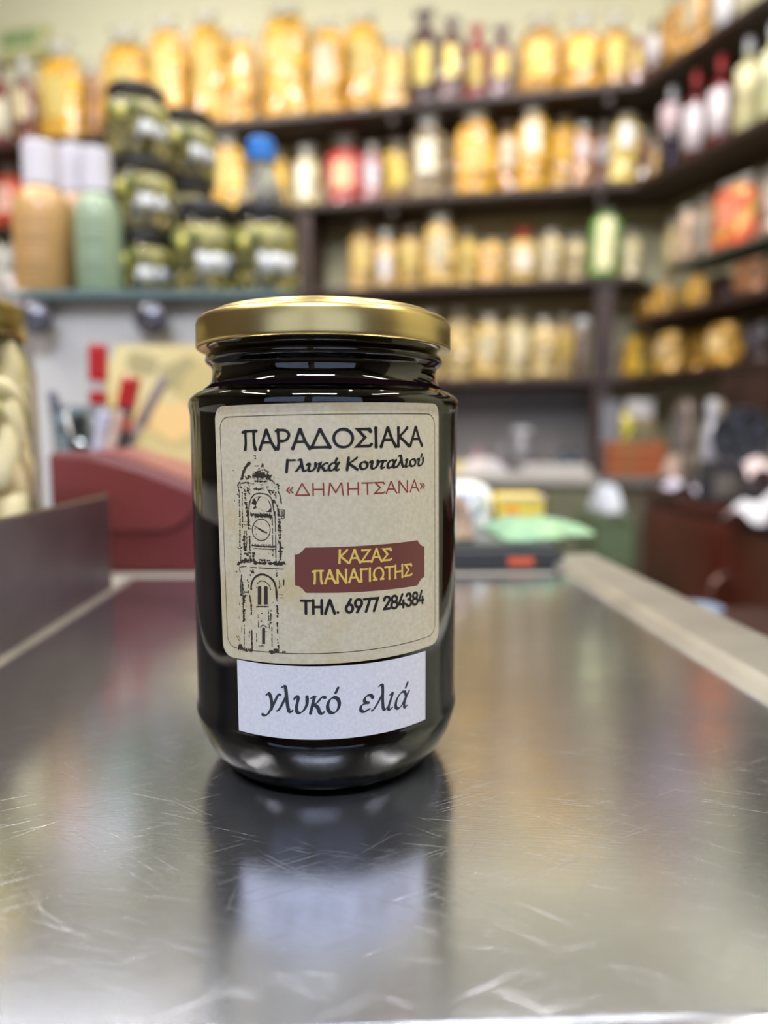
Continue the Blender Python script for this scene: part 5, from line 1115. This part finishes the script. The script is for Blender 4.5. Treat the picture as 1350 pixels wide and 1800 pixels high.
i2.build('red_lettering', (132, 58, 50))
# banner with scooped corners
i3 = Ink(0.205)
bc = [lab(517.5, 964), lab(746, 949), lab(746, 1028), lab(519, 1043)]     # TL TR BR BL
def bil(u, v):
    a = [bc[0][k] + (bc[1][k] - bc[0][k]) * u for k in (0, 1)]; b = [bc[3][k] + (bc[2][k] - bc[3][k]) * u for k in (0, 1)]
    return a[0] + (b[0] - a[0]) * v, a[1] + (b[1] - a[1]) * v
cu, cv = 0.06, 0.16
def edge(u0, u1, v0, v1, n):
    return [bil(u0 + (u1 - u0) * k / n, v0 + (v1 - v0) * k / n) for k in range(n)]
mb = MB(); cols = 40
for i in range(cols + 1):
    u = i / cols
    e = 0
    if u < cu: e = cv * math.sqrt(max(0, 1 - (u / cu) ** 2))
    if u > 1 - cu: e = cv * math.sqrt(max(0, 1 - ((1 - u) / cu) ** 2))
    for v in (e, 1 - e): mb.v.append(wrap(*bil(u, v), 0.207))
mb.f = [(2 * i, 2 * i + 1, 2 * i + 3, 2 * i + 2) for i in range(cols)]
mb.build('brown_banner', mat('ink_banner', (100, 54, 50), 0.5), jar)
i4 = Ink(0.222)
text(i4, 'ΚΑΖΑΣ', (594, 991), (687, 986.5), lab(640, 966)[1] - lab(640, 988)[1], .17, .13, 20, flare=0.2)
text(i4, 'ΠΑΝΑΓΙΩΤΗΣ', (549.6, 1027), (723, 1013), lab(640, 999)[1] - lab(640, 1021)[1], .17, .13, 20, flare=0.2)
i4.build('gold_lettering', (214, 190, 104))
i5 = Ink(0.09)
xh = lab(530, 1225)[1] - lab(530, 1255)[1]
text(i5, 'γλυκό', (463, 1249), (594, 1255), xh / 0.66, .15, .045, 35, slant=0.10)
text(i5, 'ελιά', (630, 1253), (713, 1244.5), xh / 0.66, .14, .045, 35, slant=0.12)
i5.build('note_lettering', (40, 46, 56))
# border line
i6 = Ink(0.23)
bw_, bh_, br = LW_ - 3.9, LH_ - 5.4, 3.0
pts = []
for (cx, cy, a0) in ((bw_ / 2 - br, bh_ / 2 - br, 0), (-bw_ / 2 + br, bh_ / 2 - br, 90), (-bw_ / 2 + br, -bh_ / 2 + br, 180), (bw_ / 2 - br, -bh_ / 2 + br, 270)):
    pts += [lz(cx + br * math.cos(R(a0 + t)), cy + br * math.sin(R(a0 + t))) for t in range(0, 91, 10)]
pts.append(pts[0])
i6.ribbon(line(pts, 0.5), lambda t, a: 0.085, cap=False)
i6.build('border_line', (58, 54, 56))

# ---- the printed tower
rt = random.Random(11)
def zb_(x, y): return lab(400 + x / 6.925, 900 + y / 6.925)
def za_(x, y): return lab(400 + x / 6.136, 690 + y / 6.136)
tw = Ink(0.206)
def rough(fn, pts, wz, zs, rag=0.0, gaps=0.0, smooth=False):
    P = [fn(*p) for p in pts]; P = catmull(P, 0.14) if smooth else line(P, 0.14)
    w_ = wz / zs * 0.137 / 2 * 1.3 + 0.015; seed = rt.uniform(0, 99)
    if rag: P = [(a + rt.uniform(-rag, rag) * 0.07, b + rt.uniform(-rag, rag) * 0.07) for a, b in P]
    segs, cur = [], []
    for p in P:
        if gaps and rt.random() < gaps:
            if len(cur) > 1: segs.append(cur)
            cur = []
        else: cur.append(p)
    if len(cur) > 1: segs.append(cur)
    for sg_ in segs:
        tw.ribbon(sg_, lambda t, a: w_ * (1 + (rt.uniform(-0.75, 0.9) * min(rag, 1) if rag else 0)), cap=not rag)
B7, A6 = 6.925, 6.136
for pts, w_, rag, gap, sm in [
 ([(150, 0), (152, 120), (150, 430)], 11, .7, .05, 0), ([(178, 0), (185, 90), (182, 200)], 8, .9, .12, 0), ([(250, 0), (258, 220)], 17, .8, .06, 0), ([(208, 240), (200, 350), (215, 500)], 22, 1.0, .12, 0), ([(232, 240), (235, 380), (225, 480)], 8, 1, .12, 0),
 ([(268, 300), (272, 450), (278, 600)], 13, .8, .05, 0), ([(165, 430), (160, 600)], 10, .7, .08, 0), ([(120, 440), (150, 460), (190, 430)], 6, .4, 0, 0), ([(200, 515), (240, 515), (250, 560)], 18, 1, .05, 0),
 ([(205, 125), (280, 130)], 5, .4, .1, 0), ([(200, 165), (280, 172)], 5, .4, .1, 0), ([(250, 210), (285, 215)], 5, .4, 0, 0),
 ([(285, 45), (350, 55), (440, 55), (540, 70)], 24, 1, .03, 0), ([(545, 70), (545, 180)], 10, .3, 0, 0), ([(547, 200), (550, 420)], 7, .4, .03, 0), ([(552, 470), (552, 555)], 6, .6, .1, 0), ([(578, 0), (585, 300), (590, 610)], 9, .35, .01, 0),
 ([(632, 90), (640, 300), (645, 600)], 17, 1, .03, 0), ([(618, 110), (622, 400)], 7, 1, .3, 0), ([(650, 440), (685, 450)], 10, .7, 0, 0), ([(655, 0), (655, 90), (690, 85), (690, 0)], 7, .4, 0, 0),
 ([(300, 402), (380, 408), (530, 412)], 6, .6, .08, 0), ([(290, 415), (400, 428), (560, 435), (595, 430)], 13, .5, .01, 0), ([(320, 452), (450, 460), (582, 466)], 8, .4, 0, 0),
 ([(118, 645), (160, 620), (190, 600), (300, 598)], 24, 1, .02, 0), ([(150, 630), (230, 618), (290, 620)], 12, 1, .1, 0), ([(318, 500), (312, 560), (320, 610)], 26, .8, 0, 0), ([(315, 620), (420, 635), (560, 635), (715, 632)], 24, .9, .01, 0), ([(375, 590), (450, 600), (530, 602)], 13, 1, .04, 0), ([(560, 650), (690, 655)], 8, .9, .1, 0),
 ([(138, 692), (180, 675), (230, 672)], 8, .3, 0, 1), ([(275, 683), (355, 686)], 7, .2, 0, 0), ([(375, 688), (520, 698), (682, 706)], 8, .25, 0, 0),
 ([(288, 960), (294, 880), (335, 805), (410, 770), (490, 790), (560, 850), (592, 950), (598, 1060)], 19, .25, 0, 1), ([(355, 890), (400, 852), (455, 858), (508, 905), (525, 960)], 8, .2, 0, 1),
 ([(348, 1165), (370, 1160), (500, 1162)], 12, .4, 0, 0), ([(172, 770), (162, 900), (165, 1035)], 15, .5, 0, 0), ([(185, 860), (190, 1100), (192, 1350)], 12, .9, .03, 0), ([(205, 1020), (198, 1120)], 20, .8, 0, 0), ([(202, 1190), (205, 1340)], 15, 1, .05, 0),
 ([(142, 700), (158, 745)], 7, .6, 0, 0), ([(238, 830), (255, 870), (250, 1000)], 7, .8, .12, 0), ([(200, 985), (280, 985)], 12, .8, .05, 0), ([(225, 1020), (240, 1030)], 8, .8, 0, 0), ([(268, 1020), (288, 1130), (290, 1260)], 13, .8, .04, 0), ([(286, 1290), (290, 1440)], 8, 1, .3, 0), ([(270, 1455), (265, 1540)], 9, .8, .1, 0), ([(295, 1450), (300, 1700)], 13, .6, .02, 0),
 ([(205, 1380), (205, 1690)], 7, .6, .06, 0), ([(175, 1390), (165, 1500)], 5, 1, .3, 0), ([(146, 1100), (145, 1140)], 6, .6, 0, 0), ([(150, 1220), (135, 1330)], 11, 1, .3, 0), ([(108, 1515), (155, 1590)], 6, .3, 0, 0), ([(125, 1510), (160, 1560)], 5, .3, 0, 0),
 ([(130, 1640), (175, 1660), (215, 1690)], 40, 1, 0, 0), ([(215, 1690), (305, 1692)], 24, 1, 0, 0), ([(605, 1145), (610, 1300)], 12, 1, .06, 0), ([(606, 1340), (612, 1520)], 10, 1, .12, 0), ([(608, 1560), (625, 1680)], 13, 1, .08, 0), ([(500, 1712), (560, 1715), (630, 1700)], 26, 1, 0, 0), ([(560, 1690), (610, 1690)], 18, 1, 0, 0), ([(668, 1712), (708, 1715)], 11, 1, 0, 0),
 ([(500, 1190), (508, 1430)], 7, .5, .04, 0), ([(528, 1200), (525, 1370)], 9, .7, .08, 0), ([(540, 1400), (542, 1650)], 8, .5, .08, 0), ([(372, 1240), (380, 1420)], 8, .8, .12, 0), ([(350, 1470), (356, 1610)], 8, 1, .2, 0), ([(400, 1412), (435, 1386), (482, 1422)], 8, .3, 0, 1), ([(455, 1465), (485, 1465)], 5, .4, 0, 0), ([(380, 1638), (450, 1640)], 7, .9, .1, 0),
 ([(600, 715), (600, 800)], 8, .8, .05, 0), ([(625, 830), (635, 900), (625, 945)], 7, .9, .1, 0), ([(685, 830), (680, 905)], 10, .8, 0, 0), ([(605, 1052), (680, 1055)], 6, .5, .06, 0), ([(630, 1015), (680, 1018)], 5, .6, .1, 0), ([(598, 1060), (605, 1100)], 9, .6, 0, 0), ([(285, 740), (320, 735)], 28, .9, 0, 0), ([(285, 770), (275, 785)], 14, .8, 0, 0), ([(100, 735), (118, 740)], 10, .9, 0, 0), ([(345, 925), (360, 925)], 5, .4, 0, 0),
 ([(360, 150), (372, 158)], 5, .5, 0, 0), ([(405, 125), (408, 148)], 6, .3, 0, 0), ([(330, 215), (345, 215)], 5, .3, 0, 0), ([(345, 285), (355, 275)], 9, .3, 0, 0), ([(395, 1340), (450, 1340)], 5, .9, .2, 0), ([(408, 1243), (425, 1243)], 9, .5, 0, 0), ([(385, 520), (395, 522)], 8, .5, 0, 0), ([(497, 515), (505, 518)], 6, .5, 0, 0)]:
    rough(zb_, pts, w_, B7, rag, gap, bool(sm))
rough(zb_, ell(410, 228, 109, 130, 90, 450, 40), 8, B7, 0.08, 0, True)
rough(zb_, [(318, 172), (380, 215)], 7, B7); rough(zb_, [(380, 215), (430, 245), (475, 262)], 13, B7); tw.poly([zb_(*p) for p in [(345, 185), (420, 222), (478, 262), (415, 248)]])
for x0q, x1q, ya, yb in ((368, 412, 910, 1136), (442, 490, 912, 1136), (420, 458, 1415, 1616)):
    pts = [(x0q, yb), (x1q, yb)] + [((x0q + x1q) / 2 + (x1q - x0q) / 2 * math.cos(R(t)), ya + 20 - 22 * math.sin(R(t))) for t in range(0, 181, 30)]
    tw.poly([zb_(*p) for p in pts])
for pts, w_, rag, gap, sm in [
 ([(152, 950), (165, 890), (195, 815), (245, 760)], 24, .45, 0, 1), ([(158, 940), (175, 870), (200, 820)], 14, .6, 0, 1), ([(280, 690), (300, 690), (300, 705)], 9, .8, 0, 0), ([(290, 720), (312, 720)], 6, .8, 0, 0), ([(368, 795), (392, 800)], 22, 1, .05, 0), ([(285, 802), (340, 802)], 6, .9, .2, 0), ([(280, 862), (355, 858)], 9, .9, .1, 0), ([(330, 835), (350, 830)], 7, 1, 0, 0), ([(390, 835), (445, 872)], 13, .6, 0, 0), ([(375, 770), (380, 780)], 7, .8, 0, 0), ([(370, 840), (378, 850)], 10, .9, 0, 0),
 ([(268, 915), (330, 895), (440, 915), (465, 935)], 34, .8, 0, 0), ([(290, 962), (360, 968), (430, 968)], 15, 1, 0, 0), ([(310, 945), (450, 945)], 5, .5, .05, 0), ([(180, 920), (240, 915), (255, 925)], 14, 1, .08, 0), ([(200, 945), (235, 925)], 10, 1, 0, 0), ([(450, 950), (480, 960), (510, 990)], 13, 1, .05, 0), ([(150, 985), (200, 978), (290, 1000)], 9, 1, .08, 0),
 ([(132, 970), (112, 1010), (118, 1060)], 11, .9, 0, 0), ([(140, 990), (135, 1030), (160, 1035)], 7, .9, .05, 0), ([(102, 1105), (115, 1110)], 10, .6, 0, 0), ([(125, 1060), (128, 1200), (130, 1350)], 9, .8, .05, 0), ([(158, 1080), (160, 1350)], 7, .6, .06, 0), ([(185, 1020), (190, 1130), (200, 1220)], 18, 1, .06, 0), ([(210, 1030), (215, 1080)], 9, 1, .05, 0), ([(222, 1060), (240, 1110)], 13, 1, 0, 0), ([(205, 1220), (215, 1350)], 14, .9, .03, 0), ([(240, 1180), (222, 1350)], 10, .6, .02, 0),
 ([(290, 1040), (340, 1055), (380, 1040)], 14, 1, .03, 0), ([(240, 1010), (230, 1050), (250, 1075)], 6, .9, .05, 0), ([(350, 1005), (385, 1005)], 5, .8, 0, 0), ([(420, 1000), (430, 1050), (470, 1110)], 7, .9, .06, 0), ([(430, 1065), (500, 1070), (530, 1100)], 10, 1, .08, 0), ([(520, 1000), (545, 1000), (548, 1050)], 12, .9, 0, 0), ([(480, 1080), (520, 1120), (520, 1180)], 9, 1, .08, 0), ([(545, 1070), (570, 1130), (582, 1210)], 9, .8, .03, 0), ([(510, 1190), (540, 1240), (548, 1345)], 9, .8, .03, 0), ([(490, 1160), (500, 1200)], 16, 1, 0, 0), ([(570, 1275), (610, 1275), (608, 1340), (575, 1345)], 7, .5, 0, 0), ([(590, 1290), (595, 1340)], 5, .6, 0, 0), ([(550, 1260), (565, 1350)], 8, .8, .05, 0),
 ([(240, 1200), (255, 1150), (290, 1110), (345, 1098), (420, 1108), (470, 1150), (490, 1220), (505, 1340)], 9, .35, 0, 1), ([(245, 1320), (320, 1335), (400, 1328), (480, 1340)], 22, 1, .02, 0), ([(75, 1170), (78, 1182)], 8, .5, 0, 0), ([(60, 845), (64, 855)], 6, .5, 0, 0)]:
    rough(za_, pts, w_, A6, rag, gap, bool(sm))
tw.poly([za_(*p) for p in [(258, 1208), (275, 1160), (310, 1135), (350, 1128), (400, 1140), (440, 1165), (465, 1205), (475, 1250), (475, 1302), (430, 1298), (380, 1285), (345, 1262), (310, 1255), (285, 1268), (272, 1262), (300, 1225)]])
for k in range(150):     # stray flecks of the engraving
    x = rt.choice([rt.uniform(110, 300), rt.uniform(540, 700), rt.uniform(110, 700)]); y = rt.uniform(0, 1700); r_ = rt.uniform(2, 5)
    if 300 < x < 540 and (y < 1180): continue
    tw.poly([zb_(x + r_ * rt.uniform(.6, 1.5) * math.cos(a), y + r_ * rt.uniform(.6, 1.5) * math.sin(a)) for a in (0, 1.2, 2.5, 3.8, 5)])
for k in range(60):
    x = rt.uniform(120, 560); y = rt.uniform(900, 1080); r_ = rt.uniform(2, 6)
    tw.poly([za_(x + r_ * rt.uniform(.6, 1.5) * math.cos(a), y + r_ * rt.uniform(.6, 1.5) * math.sin(a)) for a in (0, 1.2, 2.5, 3.8, 5)])
tw.build('printed_tower', (50, 44, 40))
